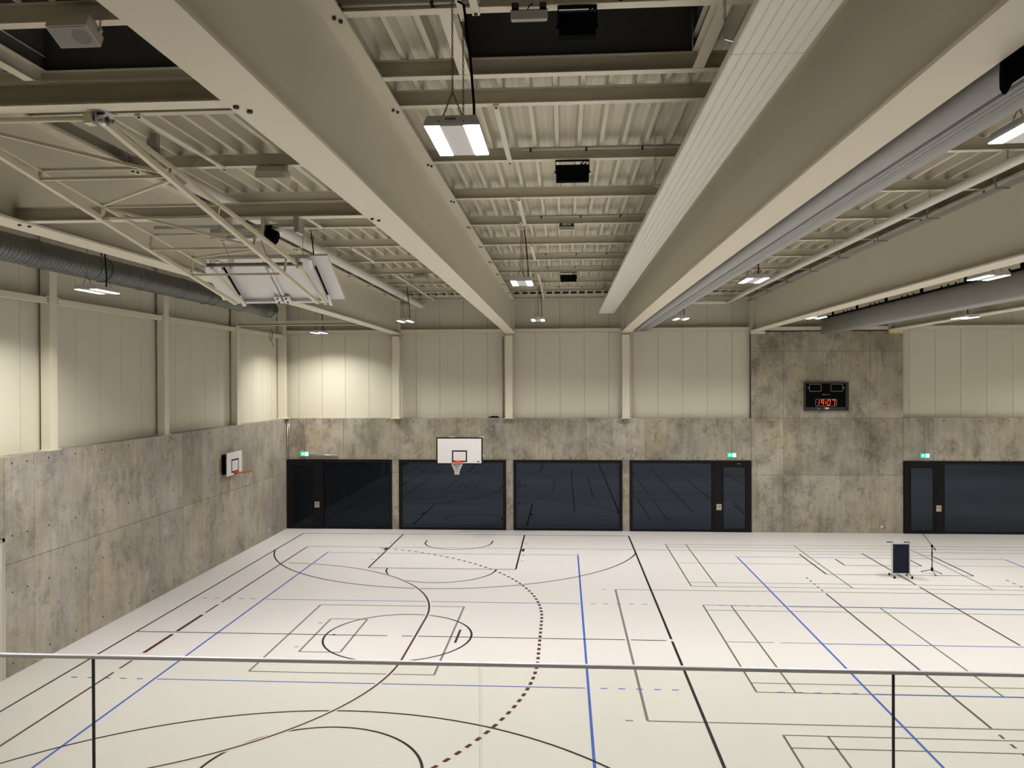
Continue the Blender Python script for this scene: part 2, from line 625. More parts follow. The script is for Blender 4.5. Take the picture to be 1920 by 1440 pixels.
tag(MB().box(XR, XR + .3, -5, 33.2, 0, 9.8).build('wall_right', 'concrete'), 'right end wall beyond the picture', 'wall', kind='structure')
tag(MB().box(-12, 33, YN - .25, YN, 0, 3.0).build('wall_near', 'concrete'), 'near concrete wall below the gallery', 'wall', kind='structure')
tag(MB().box(-12, 33, -5.2, -5, 3.0, 9.8).build('wall_back', 'clad'), 'cream wall behind the gallery', 'wall', kind='structure')
gb = MB().box(-12, 33, -5, YN + .03, 3.0, 3.2)
for k in range(3):
    gb.box(-12, 33, -5, 3.4 - .9 * k, 3.2 + .45 * k, 3.65 + .45 * k)
tag(gb.build('gallery_floor', 'concrete'), 'stepped concrete gallery behind the glass balustrade', 'gallery', kind='structure')

# ------------------------------------------------------------------ windows in the far wall
def frame_rect(mb, x0, x1, z0, z1, t, y0, y1, tb=None):
    tb = t if tb is None else tb
    mb.box(x0, x0 + t, y0, y1, z0, z1); mb.box(x1 - t, x1, y0, y1, z0, z1)
    mb.box(x0 + t, x1 - t, y0, y1, z1 - t, z1); mb.box(x0 + t, x1 - t, y0, y1, z0, z0 + tb)


def window(name, label, x0, x1, door=None, glass='pane'):
    root = thing(name, label, 'window', ((x0 + x1) / 2, YF, 0), kind='structure')
    fr = MB()
    ya, yb = YF - .04, YF + .12
    frame_rect(fr, x0, x1, 0, 2.9, .12, ya, yb, .06)
    pa, pb = x0 + .12, x1 - .12
    if door:
        g0, g1, s0, s1, hx = door      # glass x-range of the leaf, stile x-range, plate x
        fr.box(s0, s1, ya - .02, yb, .0, 2.9)
        if s0 > g0:                    # leaf on the left
            fr.box(x0, g0, ya - .02, yb, 0, 2.9); fr.box(g0, s0, ya - .02, yb, 2.66, 2.9); fr.box(g0, s0, ya - .02, yb, 0, .1)
            pa = s1
        else:
            fr.box(g1, x1, ya - .02, yb, 0, 2.9); fr.box(g0, g1, ya - .02, yb, 2.66, 2.9); fr.box(g0, g1, ya - .02, yb, 0, .1)
            pb = s0
    fr.build('window_frame', 'blackm', root, local=False)
    MB().box(pa - .01, pb + .01, YF + .03, YF + .05, .05, 2.79).build('window_pane', glass, root, local=False)
    if door:
        lf = MB()
        yd = ya - .035
        frame_rect(lf, g0 - .04, g1 + .04, .09, 2.67, .045, yd, ya)
        lf.box(min(s0, s1) + .10, max(s0, s1) - .10, yd, ya - .019, .02, 2.7)
        d = lf.build('door', 'blackm', root, local=False)
        MB().box(g0 - .005, g1 + .005, ya - .005, ya + .01, .13, 2.63).build('door_pane', glass, d, local=False)
        h = MB().box(hx - .10, hx + .10, yd - .008, yd + .002, .90, 1.14)
        h.build('door_handle', 'brass', d, local=False)['label'] = 'square brushed metal handle plate'
        h2 = MB().box(hx - .085, hx + .085, yd - .02, yd - .008, 1.04, 1.055)
        h2.box(hx + .03, hx + .04, yd - .014, yd - .008, .92, 1.12)
        h2.build('door_handle', 'print_dark', d, local=False)
    return root


window('window_1', 'black framed dark window and door in the left corner under an exit sign', XL, -7.18, (-11.36, -10.5, -10.5, -10.07, -10.34), 'pane_dull')
window('window_2', 'black framed dark window behind the basketball hoop on the far wall', -6.88, -2.41)
window('window_3', 'black framed dark window without a door, right of the one behind the hoop', -2.10, 2.36)
window('window_4', 'wide black framed dark window with a door at its right end beside the tall concrete', 2.66, 7.55, (6.43, 7.30, 5.98, 6.43, 6.245))
window('window_5', 'black framed dark window with a door at its left end, right of the scoreboard wall', 13.54, 20.4, (13.80, 14.67, 14.67, 15.11, 14.87))
lt = MB().box(7.0, 7.1, YF - .065, YF - .04, 2.765, 2.785)
single(lt, 'door_contact', 'alu', 'small metal contact on the black lintel right of the exit sign above the pylon door', 'sensor', (7.05, YF, 2.77))

# door at the left edge
dr = thing('door_1', 'pale flush door in the left concrete wall at the picture edge', 'door', (XL, 15.1, 0), kind='structure')
MB().box(XL - .12, XL + .012, 14.31, 15.87, 0, 2.93).build('door_leaf', 'door', dr, local=False)
e = MB().box(XL - .1, XL + .018, 15.80, 15.875, 0, 2.935)
e.box(XL - .1, XL + .018, 14.3, 14.37, 0, 2.935); e.box(XL - .1, XL + .018, 14.3, 15.875, 2.87, 2.935)
e.build('door_frame', 'grey_steel', dr, local=False)

# ------------------------------------------------------------------ columns and girts
def column_far(xc, label):
    c = thing('steel_column', label, 'column', (xc, 32.72, ZC), group='cream steel columns on the concrete ledges')
    MB().box(xc - .15, xc + .15, 32.62, 32.86, ZC + .02, ZB - .02).build('shaft', 'steel', c, local=False)
    MB().box(xc - .2, xc + .2, 32.56, 33.0, ZC, ZC + .03).build('base_plate', 'steel', c, local=False)
    b = MB().box(xc - .22, xc - .16, 32.62, 32.7, 7.88, 8.0); b.box(xc + .16, xc + .22, 32.62, 32.7, 7.88, 8.0)
    b.build('bracket', 'grey_steel', c, local=False)
    p = MB().box(xc - .16, xc + .16, 32.61, 32.87, 8.035, 8.06)
    p.build('bearing_joint', 'print_dark', c, local=False)


column_far(-6.95, 'short cream column between first and second dark windows, above the concrete')
column_far(-2.26, 'short cream column between second and third dark windows, above the concrete')
column_far(2.51, 'short cream column between third and fourth dark windows, above the concrete')


def column_left(y0, label, ztop=9.5):
    c = thing('steel_column', label, 'column', (XL - .15, y0 + .13, ZC), group='cream steel columns on the concrete ledges')
    MB().box(XL - .25, XL - .03, y0, y0 + .27, ZC + .02, ztop).build('shaft', 'steel', c, local=False)
    MB().box(XL - .29, XL + .0, y0 - .09, y0 + .36, ZC, ZC + .025).build('base_plate', 'steel', c, local=False)


column_left(12.2, 'cream column on the left ledge beyond the left picture edge')
column_left(17.44, 'large cream column on the left ledge nearest the left picture edge')
column_left(22.66, 'cream column on the left ledge, second from the left picture edge')
column_left(27.86, 'cream column on the left ledge, third from the left picture edge')
c = thing('steel_column', 'slim cream column in the far left corner of the hall', 'column', (-11.7, 32.7, ZC), group='cream steel columns on the concrete ledges')
cm = MB().box(-11.94, -11.62, 32.60, 32.84, ZC + .02, 9.5)
cm.build('shaft', 'steel', c, local=False)
MB().box(-11.96, -11.52, 32.50, 33.0, ZC, ZC + .03).build('base_plate', 'steel', c, local=False)

bays_l = [(12.47, 17.44), (17.71, 22.66), (22.93, 27.86), (28.13, 32.6)]
names_l = ['at the left picture edge', 'between first and second left columns', 'between second and third left columns', 'from third left column to the corner']
for (a, b), n_ in zip(bays_l, names_l):
    m = MB().box(XL - .18, XL - .05, a, b, 7.985, 8.12)
    m.box(XL - .06, XL - .045, a, a + .1, 7.96, 8.145); m.box(XL - .06, XL - .045, b - .1, b, 7.96, 8.145)
    for yy in (a + .04, b - .04):
        for zz in (8.02, 8.085):
            m.cyl((XL - .045, yy, zz), (XL - .03, yy, zz), .012, 6, 1)
    single(m, 'wall_girt', ['steel', 'print_dark'], 'horizontal cream steel rail ' + n_, 'rail', (XL, (a + b) / 2, 8.0), 'horizontal wall rails')
for a, b, n_ in ((-11.6, -7.0, 'on the far wall left of the first far column'), (-6.75, -2.46, 'on the far wall over the hoop'), (-2.06, 2.31, 'on the far wall right of the middle beam'),
                 (2.71, 7.45, 'on the far wall left of the concrete pylon'), (7.95, 12.9, 'above the concrete pylon on the far wall'), (13.45, 20, 'on the far wall right of the pylon')):
    m = MB().box(a, b, YF - .09, YF + .16, 8.17, 8.30)
    m.box(a, b, YF - .10, YF - .06, 8.155, 8.185)
    single(m, 'wall_girt', 'steel', 'horizontal cream steel rail ' + n_, 'rail', ((a + b) / 2, YF, 8.2), 'horizontal wall rails')


def ibeam_x(mb, x0, x1, y, zb, h, wd, tw=.008, tf=.012, mi=0):
    mb.box(x0, x1, y - wd / 2, y + wd / 2, zb, zb + tf, mi)
    mb.box(x0, x1, y - wd / 2, y + wd / 2, zb + h - tf, zb + h, mi)
    mb.box(x0, x1, y - tw / 2, y + tw / 2, zb + tf, zb + h - tf, mi)


m = MB(); ibeam_x(m, XL - .05, -6.97, 28.0, 8.18, .16, .15)
single(m, 'tie_beam', 'steel', 'slim cream tie beam from third left column to the first roof beam', 'beam', (-9.3, 28, 8.2))

# ------------------------------------------------------------------ roof beams
BEAMS = [(-6.93, .40, 'first roof beam from the left, running past the folded basketball frame'),
         (-2.20, .40, 'wide cream roof beam left of the large middle lamp'),
         (2.52, .40, 'cream roof beam between the white ribbed panel and the grey curtain bundle'),
         (7.67, .45, 'cream roof beam on the right with the wire cable tray along its top'),
         (13.05, .45, 'cream roof beam furthest right, mostly behind the grey curtain')]


def make_beam(xc, wd, label, y1=32.55):
    root = thing('roof_beam', 'deep ' + label, 'beam', (xc, 14, ZB), group='deep cream roof beams')
    st = [q for q in STN if q < y1] + [y1]
    for nm, pr in (('bottom_flange', [(-wd / 2, 0), (wd / 2, 0), (wd / 2, .03), (-wd / 2, .03)]),
                   ('web', [(-.008, .03), (.008, .03), (.008, 1.355), (-.008, 1.355)]),
                   ('top_flange', [(-wd / 2, 1.355), (wd / 2, 1.355), (wd / 2, 1.38), (-wd / 2, 1.38)])):
        mb = MB()
        mb.loft([[(xc + p, y, ZB + q + cz(y)) for p, q in pr] for y in st])
        if nm == 'web':
            mb.box(xc - wd / 2 + .005, xc + wd / 2 - .005, y1 - .02, y1 + .005, ZB + .03, ZB + 1.355)
        mb.build(nm, 'steel', root, local=False)
    bm = MB()
    for k in range(12):
        y = 32.54 - 2.53 * k
        for sx in (-1, 1):
            for dy in (-.035, .035):
                xx = xc + sx * (wd / 2 - .07) + dy * .6
                bm.cyl((xx, y + dy, ZB + 1.36 + cz(y)), (xx, y + dy, ZB + 1.328 + cz(y)), .019, 6)
    for y in (5.64, 9.70):
        if xc < 0:
            for dx in (-.05, .05):
                xx = xc + (.11 if xc < -5 else -.11) + dx * .6
                bm.cyl((xx, y + dx, ZB + cz(y) + .01), (xx, y + dx, ZB + cz(y) - .02), .022, 6)
    bm.build('flange_bolts', 'print_dark', root, local=False)


for xc, wd, lab in BEAMS:
    make_beam(xc, wd, lab)

# bearings on the pylon
for x0, x1, lab, yel in ((7.52, 8.07, 'white bearing block on the pylon top under the right roof beam', False), (12.93, 13.46, 'bearing block with yellow edge at the pylon top right', True)):
    r = thing('beam_bearing', lab, 'bracket', ((x0 + x1) / 2, YF - .1, 8.0), group='beam bearings on the pylon')
    MB().box(x0, x1, YF - .2, YF - .005, 8.03, 8.12).build('bearing_block', 'white', r, local=False)
    if yel:
        MB().box(x0, x1, YF - .21, YF - .005, 7.985, 8.03).build('yellow_tape', 'yellow', r, local=False)

# ------------------------------------------------------------------ purlins
PH, PW = .19, .12
PY = [32.54 - 2.53 * k for k in range(15)]
BAYS = [(-11.95, -6.95, 'far left'), (-6.91, -2.22, 'left'), (-2.18, 2.50, 'middle'), (2.54, 7.65, 'right'), (7.69, 13.03, 'far right'), (13.07, 18.6, 'outermost right')]
for bi, (a, b, nm) in enumerate(BAYS):
    for k, y in enumerate(PY):
        if y < 2.0 and bi != 2:
            continue
        if bi == 0 and k > 12:
            continue
        m = MB()
        zb = ZB + 1.385 + cz(y)
        ibeam_x(m, a, b, y, zb, PH, PW, .007, .010)
        single(m, 'roof_purlin', 'steel', 'cream roof purlin in the %s bay, %s from the far wall' % (nm, NTH[k]),
               'purlin', ((a + b) / 2, y, zb), 'roof purlins')

# trimmers around the skylights
YS0, YS1 = PY[10] + .06, 8.82
for bi, (a, b, sx0, sx1, nm) in enumerate(((-2.18, 2.50, -1.08, 1.46, 'middle'), (-6.91, -2.22, -5.95, -2.60, 'left'))):
    y = 8.82
    zb = ZB + 1.379 + cz(y)
    m = MB(); ibeam_x(m, a, b, y, zb, PH, PW, .007, .01)
    single(m, 'skylight_trimmer', 'steel', 'cream cross trimmer at the far edge of the dark %s skylight' % nm, 'beam', ((a + b) / 2, y, zb), 'skylight trimmers')
    for sx, sd in ((sx0, 'left'), (sx1, 'right')):
        if sx < -2.5 and sd == 'right':
            continue
        m = MB()
        for y0_, y1_ in ((PY[10] + .065, 8.755),):
            m.box(sx - .06, sx + .06, y0_, y1_, zb + .002, zb + .012); m.box(sx - .004, sx + .004, y0_, y1_, zb + .012, zb + PH)
            m.box(sx - .06, sx + .06, y0_, y1_, zb + PH - .01, zb + PH)
        single(m, 'skylight_trimmer', 'steel', 'short cream trimmer along the %s side of the dark %s skylight' % (sd, nm), 'beam', (sx, 8, zb), 'skylight trimmers')
    sh = thing('skylight', 'dark skylight opening in the %s roof bay near the camera' % nm, 'skylight', ((sx0 + sx1) / 2, 8.2, 9.8), kind='structure')
    m = MB()
    z0_, z1_ = zb + PH + .002, zb + PH + 1.1
    m.box(sx0 - .02, sx1 + .02, YS1 - .0, YS1 + .08, z0_, z1_); m.box(sx0 - .02, sx1 + .02, YS0 - .12, YS0 - .04, z0_, z1_)
    m.box(sx0 - .06, sx0 + .0, YS0 - .1, YS1 + .05, z0_, z1_); m.box(sx1, sx1 + .06, YS0 - .1, YS1 + .05, z0_, z1_)
    m.build('upstand', 'dark', sh, local=False)
    MB().box(sx0 - .06, sx1 + .06, YS0 - .12, YS1 + .08, z1_, z1_ + .05).build('dome', 'dark', sh, local=False)
    if bi == 0:
        MB().cyl((sx1 - .06, 8.74, zb + .15), (sx1 - .06, 8.74, zb + .75), .008, 6).build('drive_rod', 'grey_steel', sh, local=False)

# ------------------------------------------------------------------ ribbed roof deck
PIT = 0.333
deckb = MB()
prof = [(0, .17), (.030, .17), (.036, .1655), (.044, .1655), (.050, .17), (.117, .17), (.139, .0), (.194, .0), (.216, .17), (.283, .17), (.289, .1655), (.297, .1655), (.303, .17), (.333, .17)]
ZD = ZB + 1.385 + PH


def holes(xa):
    xb = xa + PIT
    return (xa > -1.30 and xb < 1.52) or (xa > -6.0 and xb < -2.55)


xa = -0.10 - .16 - PIT * 36
while xa < 14.5:
    segs = [(-4.8, 33.12)]
    if holes(xa):
        segs = [(-4.8, YS0 - .06), (YS1, 33.12)]
    for y0_, y1_ in segs:
        st = [y0_] + [q for q in STN if y0_ + .2 < q < y1_ - .2] + [y1_]
        deckb.loft([[(xa + p, y, ZD + q + cz(y)) for p, q in prof] for y in st], 0, closed=False, caps=False)
    xa += PIT
deckb.loft([[(x_, y, ZD + .05 + cz(y)) for x_ in (xa, XR + .3)] for y in STN + [33.12]], 0, closed=False, caps=False)
ceiling = tag(deckb.build('ceiling', 'deck'), 'cream trapezoidal steel roof deck', 'ceiling', kind='structure')
bk = MB()
for y0_, y1_, x0_, x1_ in ((-5, 7.2, -12.2, 33.2), (8.93, 33.3, -12.2, 33.2), (7.2, 8.93, -12.2, -6.05), (7.2, 8.93, -2.5, -1.2), (7.2, 8.93, 1.55, 33.2)):
    bk.box(x0_, x1_, y0_, y1_, ZD + .28, ZD + .34)
bk.build('roof_insulation', 'dark', ceiling)

# rails carrying lamps, bolted below the purlins
for x_, y0_, y1_, lab in ((-.82, PY[9], PY[8], 'cream lamp rail beside the large middle lamp'), (-.83, PY[7], PY[6], 'cream lamp rail in the middle bay, second from the camera'),
                          (-.80, PY[5], PY[4], 'cream lamp rail in the middle bay, third from the camera'), (-.80, PY[3], PY[0], 'long cream lamp rail ending at the far wall in the middle bay'),
                          (-5.35, PY[9], PY[8], 'cream lamp rail above the folded basketball frame'), (-5.3, PY[7], PY[6], 'cream lamp rail in the left bay right of the folded board'),
                          (-5.3, PY[3], PY[0], 'cream lamp rail ending at the far wall in the left bay'), (-5.35, PY[5], PY[4], 'short cream lamp rail in the left bay behind the folded board'), (-.79, PY[11], PY[10], 'cream lamp rail at the top edge of the middle bay')):
    zz = ZB + 1.385
    m = MB()
    m.loft([[(x_ - .035, y, zz + cz(y) - .03), (x_ + .035, y, zz + cz(y) - .03), (x_ + .035, y, zz + cz(y) - .001), (x_ - .035, y, zz + cz(y) - .001)] for y in (y0_ - .04, y1_ + .04)])
    for y in (y0_, y1_):
        m.cyl((x_, y, zz + cz(y) - .045), (x_, y, zz + cz(y) - .03), .018, 6, 1)
    single(m, 'lamp_rail', ['steel', 'print_dark'], lab, 'rail', (x_, (y0_ + y1_) / 2, zz), 'lamp rails')

# ------------------------------------------------------------------ lamps
def chain(mb, p, q, pitch=.028, r=.0035):
    p, q = Vector(p), Vector(q)
    n = max(2, int((q - p).length / pitch))
    d = (q - p).normalized()
    a = d.cross(Vector((.3, .9, .1))).normalized()
    c = d.cross(a).normalized()
    for i in range(n):
        o = p.lerp(q, (i + .5) / n)
        e = a if i % 2 else c
        hl = (q - p).length / n * .66
        ring = [o + d * hl * math.cos(t) + e * .0085 * math.sin(t) for t in [k * PI / 3 for k in range(6)]]
        mb.tube(ring, r, 4, 0, closed=True)


def make_lamp(name, label, loc, drop, group, mark=False, strut=(-.45, .40)):
    L2, W2 = .435, .232
    root = thing(name, label, 'lamp', loc, 0, group)
    b = MB()
    b.hexa([(-W2, -L2, .0), (W2, -L2, .0), (W2, L2, .0), (-W2, L2, .0)], [(-W2, -L2, .025), (W2, -L2, .025), (W2, L2, .025), (-W2, L2, .025)])
    b.hexa([(-W2, -L2, .025), (W2, -L2, .025), (W2, L2, .025), (-W2, L2, .025)], [(-.205, -L2 + .012, .085), (.205, -L2 + .012, .085), (.205, L2 - .012, .085), (-.205, L2 - .012, .085)])
    b.build('housing', 'lampbody', root)
    for sx in (-1, 1):
        for sy in (-1, 1):
            x0_, x1_ = sorted((sx * .105, sx * .226))
            y0_, y1_ = sorted((sy * .008, sy * .428))
            MB().box(x0_, x1_, y0_, y1_, -.008, .0).build('led_lens', 'emit', root)['label'] = 'glowing white LED panel'
    MB().box(-.098, .098, -.43, .43, -.005, 0).build('cover_plate', 'white', root)
    if mark:
      lg_ = MB()
      yv = -L2 + .004
      lg_.box(-.05, -.035, yv - .012, yv - .004, .045, .06)
      for k in range(6):
        lg_.box(-.028 + k * .011, -.020 + k * .011, yv - .012, yv - .004, .047, .058)
      lg_.box(-.032, -.024, yv - .012, yv - .004, .051, .054)
      lg_.build('maker_mark', 'print_dark', root)
      for xx in (-.105, .10):
        MB().cyl((xx, yv + .002, .033), (xx, yv - .012, .033), .006, 6).build('screw', 'print_dark', root)
    for sy in (-1, 1):
        ch = MB()
        yy = sy * .36
        chain(ch, (0, yy, drop), (0, yy, .30))
        chain(ch, (0, yy, .30), (-.085, yy, .088)); chain(ch, (0, yy, .30), (.085, yy, .088))
        ch.build('chain', 'chain', root)
    MB().box(-.025, .025, *strut, drop - .03, drop + .003).build('mounting_rail', 'steel', root)
    cbm = MB()
    cbm.tube([(.13, .1, .085), (.128, .1, .35), (.10, .08, drop * .6), (.045, .06, drop * .97), (.0, .0, drop - .03)], .013, 6)
    cbm.build('power_cable', 'black', root)
    for sx in (-1, 1):
        ld = bpy.data.lights.get('lamp_strip') or bpy.data.lights.new('lamp_strip', 'AREA')
        ld.shape = 'RECTANGLE'
        ld.size, ld.size_y = .12, .84
        ld.energy = LAMP_W
        ld.color = LAMP_COL
        ld.spread = LAMP_SPREAD
        lo = bpy.data.objects.new('lamp_strip', ld)
        COL.objects.link(lo)
        lo.parent = root
        lo.location = (sx * .166, 0, -.013)
    return root


GL = 'hanging LED hall lamps'
RZ = ZB + 1.385
make_lamp('hall_lamp', 'large white hanging LED lamp at the top centre, nearest the camera', (-.92, 6.98, 8.3), RZ + cz(7.1) - 8.3 - .001, GL, True)
D2 = 1.262
rows = {6.98: RZ + cz(6.98) - D2, 17.45: RZ + cz(17.4) - D2, 27.87: RZ + cz(27.5) - D2}
lamp = make_lamp('hall_lamp', 'white hanging LED lamp in the middle bay, right of the wide beam, second from camera', (-.91, 17.45, rows[17.45]), D2, GL)
for (x_, y_), lab in (((-.90, 27.87), 'small white hanging LED lamp in the middle bay nearest the far wall'),
                 ((-5.58, 27.87), 'small hanging LED lamp in front of the first far column'),
                 ((-5.68, 17.45), 'hanging LED lamp hidden behind the folded basketball board'),
                 ((-5.68, 6.98), 'unseen hanging LED lamp added in the left bay above the picture'),  # unseen, added for the light of the hall
                 ((4.03, 27.87), 'small hanging LED lamp below the curtain bundle nearest the far wall'),
                 ((4.07, 17.45), 'white hanging LED lamp right of the curtain bundle'),
                 ((4.02, 6.98), 'bright hanging LED lamp cut by the right picture edge'),
                 ((8.6, 27.87), 'small hanging LED lamp above the left part of the pylon'),
                 ((8.93, 17.45), 'hanging LED lamp in front of the grey curtain at the right edge'),
                 ((9.06, 6.98), 'unseen hanging LED lamp added beyond the right picture edge in the far right bay'),  # this and the next two are unseen lamps added to light the hall
                 ((13.95, 17.45), 'unseen hanging LED lamp added outside the picture, first row beyond the curtain'),
                 ((13.95, 6.98), 'unseen hanging LED lamp added outside the picture beside the gallery')):
    copy_thing(lamp, (x_, y_, rows[y_]), lab)
for i, x_ in enumerate((19.0, 24.0, 29.0)):  # unseen lamp copies added to the right for the hall's light
    for j, y_ in enumerate((6.98, 17.45, 27.87)):
        copy_thing(lamp, (x_, y_, rows[y_]), 'unseen hanging LED lamp added outside the picture, row %d bay %d to the right' % (j + 1, i + 1))
make_lamp('hall_lamp', 'small hanging LED lamp below the curtain at the right, above the yellow edged bearing', (12.36, 25.5, 8.06), RZ + cz(25) - 8.06, GL, strut=(-1.1, .4))
make_lamp('hall_lamp', 'hanging LED lamp in front of the spiral duct near the left wall', (-9.55, 15.8, 8.05), RZ + cz(15) - 8.05, GL, strut=(-1.1, .4))
make_lamp('hall_lamp', 'small hanging LED lamp in the far left corner below the first roof beam', (-9.65, 30.95, 8.09), RZ + cz(30) - 8.09, GL, strut=(-1.1, .4))
make_lamp('hall_lamp', 'unseen hanging LED lamp added in the far left bay outside the picture', (-9.55, 5.6, 8.05), RZ + cz(4.7) - 8.05, GL, strut=(-1.1, .4))  # unseen lamp added to light the near part of the left wall

# ------------------------------------------------------------------ radiant panel
rp = thing('radiant_panel', 'long white ribbed radiant heating panel under the roof in the middle bay', 'heating panel', (1.63, 18, 8.8))
X0_, X1_, NR = 1.35, 1.945, 7
cuts = [1.6, 6.55, 11.4, 16.2, 21.2, 26.2, 31.2]
for i, (a, b) in enumerate(zip(cuts, cuts[1:])):
    pr = []
    for k in range(NR):
        w_ = (X1_ - X0_) / NR
        xx = X0_ + k * w_
        pr += [(xx + .004, .012), (xx + .012, .0), (xx + w_ - .012, .0), (xx + w_ - .004, .012)]
    pr = pr + [(X1_, .07), (X0_, .07)]
    MB().loft([[(p, y, 8.76 + q + cz(y)) for p, q in pr] for y in (a + .004, b - .004)]).build('panel_section', 'radiant', rp, local=False)
for y_ in cuts[1:-1]:
    for xx in (X0_ + .03, X1_ - .03):
        h = MB()
        chain(h, (xx - (.1 if xx < 1.6 else 0), y_ - .12, 8.84 + cz(y_)), (xx - (.1 if xx < 1.6 else 0), y_ - .12, ZB + 1.385 + cz(y_)), .05, .005)
        h.bar((xx - (.1 if xx < 1.6 else 0), y_ - .12, 8.84 + cz(y_)), (xx, y_ - .1, 8.82 + cz(y_)), .02, .012)
        h.build('hanger', 'grey_steel', rp, local=False)

# ------------------------------------------------------------------ divider curtains (gathered up under the roof)
def curtain(label, xs_, zb, zt, y0, y1, rail=False):
    root = thing('divider_curtain', label, 'curtain', ((xs_[0] + xs_[-1]) / 2, (y0 + y1) / 2, zb), group='gathered hall divider curtains')
    a, b, c, d = xs_       # left face, slit, start of the right bag, right face
    def ubag(x0, x1, zlo, mb):
        r = (x1 - x0) / 2
        pts = [(x0, zt)]
        for k in range(9):
            t = PI + PI * k / 8
            pts.append((x0 + r + r * math.cos(t), zlo + r * .8 + r * .8 * math.sin(t)))
        pts.append((x1, zt))
        mb.loft([[(p, y, q + .6 * cz(y)) for p, q in pts] for y in (y0, 8, 14, 20, 26, y1)], 0, closed=True, caps=True, smooth=True)
    m_ = MB(); ubag(a, b - .012, zb, m_); m_.build('curtain_fold', 'curtain', root, local=False)
    n = 5
    m_ = MB()
    w_ = (c - b - .01) / n
    for k in range(n):
        ubag(b + .012 + k * w_, b + .012 + (k + 1) * w_ - .003, zb + .03 + .004 * (k % 2), m_)
    m_.build('curtain_pleats', 'curtain', root, local=False)
    m_ = MB(); ubag(c, d, zb + .02, m_); m_.build('curtain_fold', 'curtain', root, local=False)
    if rail:
        m_ = MB()
        st = [y0, 8, 14, 20, 26, y1]
        m_.loft([[(p, y, q + .6 * cz(y)) for p, q in ((a - .02, zt), (d + .02, zt), (d + .02, zt + .06), (a - .02, zt + .06))] for y in st])
        m_.build('carrier_rail', 'black', root, local=False)
        for k in range(11):
            y = y1 - 1.2 - 2.53 * k
            MB().box(a + .03, a + .10, y - .03, y + .03, zt + .06, ZB + 1.40 + cz(y)).build('hanger', 'black', root, local=False)
            mm = MB()
            for q in (.5, .9, 1.3):
                mm.cyl((a + .05, y + q, zt + .05 + .6 * cz(y)), (a + .05, y + q, zt + .12 + .6 * cz(y)), .02, 6)
            mm.build('roller', 'black', root, local=False)
    else:
        m_ = MB()
        m_.loft([[(p, y, q + .6 * cz(y)) for p, q in ((a + .05, zt), (d - .05, zt), (d - .05, zt + .10), (a + .05, zt + .10))] for y in (y0, 8, 14, 20, 26, y1)])
        m_.build('carrier_rail', 'print_dark', root, local=False)
        for k in range(10):
            y = y1 - 1.2 - 2.53 * k
            MB().box(a + .2, a + .3, y - .03, y + .03, zt + .10, ZB + 1.40 + cz(y)).build('hanger', 'print_dark', root, local=False)
    return root


curtain('large grey divider curtain gathered under the roof beside the middle right beam', (2.80, 3.03, 3.17, 3.36), 8.09, 9.15, 2.6, 32.2)
curtain('grey divider curtain with black carrier rail under the right roof beam', (10.2, 10.36, 10.5, 10.72), 7.96, 8.56, 2.6, 32.45, True)
curtain('end of a grey divider curtain at the right picture edge', (17.75, 17.9, 18.1, 18.35), 8.12, 8.9, 2.6, 32.0)

# black cloth cover on the near end of the middle curtain
m = MB()
n = 90
top, bot = [], []
for i in range(n + 1):
    y = 5.19 - i * .012
    x_ = 2.768 - .014 * math.cos(i * PI * .5)
    top.append((x_, y, 9.2)); bot.append((x_, y, (8.022 - .010 * math.cos(i * PI * .5)) if i > 1 else 8.0))
m.loft([top, bot, [(p[0] + .012, p[1], p[2]) for p in bot], [(p[0] + .012, p[1], p[2]) for p in top]], 0, closed=False, caps=False)
m.tube([(2.765, 5.19, 9.1), (2.765, 5.195, 8.4), (2.762, 5.20, 8.09), (2.762, 5.20, 8.01), (2.762, 5.20, 7.975)], [.016, .022, .030, .028, .010], 10)
single(m, 'cloth_cover', 'black', 'black pleated cloth hanging over the curtain bundle at the top right corner', 'cloth', (2.76, 5.0, 8.1))

# ------------------------------------------------------------------ pipes, duct, cable tray
m = MB()
st = [y for y in STN if y > 1] + [32.55]
m.tube([(6.57, y, 9.31 + cz(y) * .8) for y in st] + [(6.4, 32.62, 9.31), (5.6, 32.64, 9.31), (5.05, 32.64, 9.31)], .078, 14)
r = thing('drain_pipe', 'pale rainwater pipe under the purlins left of the right roof beam', 'pipe', (6.57, 16, 9.3), group='rainwater pipes')
m.build('pipe', 'radiant', r, local=False)
for k in range(10):
    y = PY[k + 1]
    MB().box(6.555, 6.585, y - .015, y + .015, 9.38 + cz(y) * .8, ZB + 1.385 + cz(y)).build('pipe_hanger', 'steel', r, local=False)
m = MB()
m.tube([(-5.90, y, 9.28 + cz(y) * .8) for y in [12.0] + [q for q in STN if q > 12.5]] + [(-5.90, 32.75, 9.28)], .115, 16)
r = thing('drain_pipe', 'pale rainwater pipe beside the first roof beam behind the folded board', 'pipe', (-5.9, 22, 9.3), group='rainwater pipes')
m.build('pipe', 'radiant', r, local=False)
m = MB().box(-6.7, -5.75, 32.62, 32.8, 9.16, 9.34)
m.build('pipe_support', 'steel', r, local=False)
for k in range(7):
    y = PY[k + 1]
    MB().box(-5.915, -5.885, y - .015, y + .015, 9.38 + cz(y) * .8, ZB + 1.385 + cz(y)).build('pipe_hanger', 'steel', r, local=False)

# spiral duct
r = thing('spiral_duct', 'large grey spiral ventilation duct along the top of the left wall', 'duct', (-10.6, 14, 8.77))
DX, DZ, DR = -10.6, 8.77, .275
NS = 28


def ring(y, rad):
    return [(DX + rad * math.cos(2 * PI * k / NS), y, DZ + rad * math.sin(2 * PI * k / NS)) for k in range(NS)]


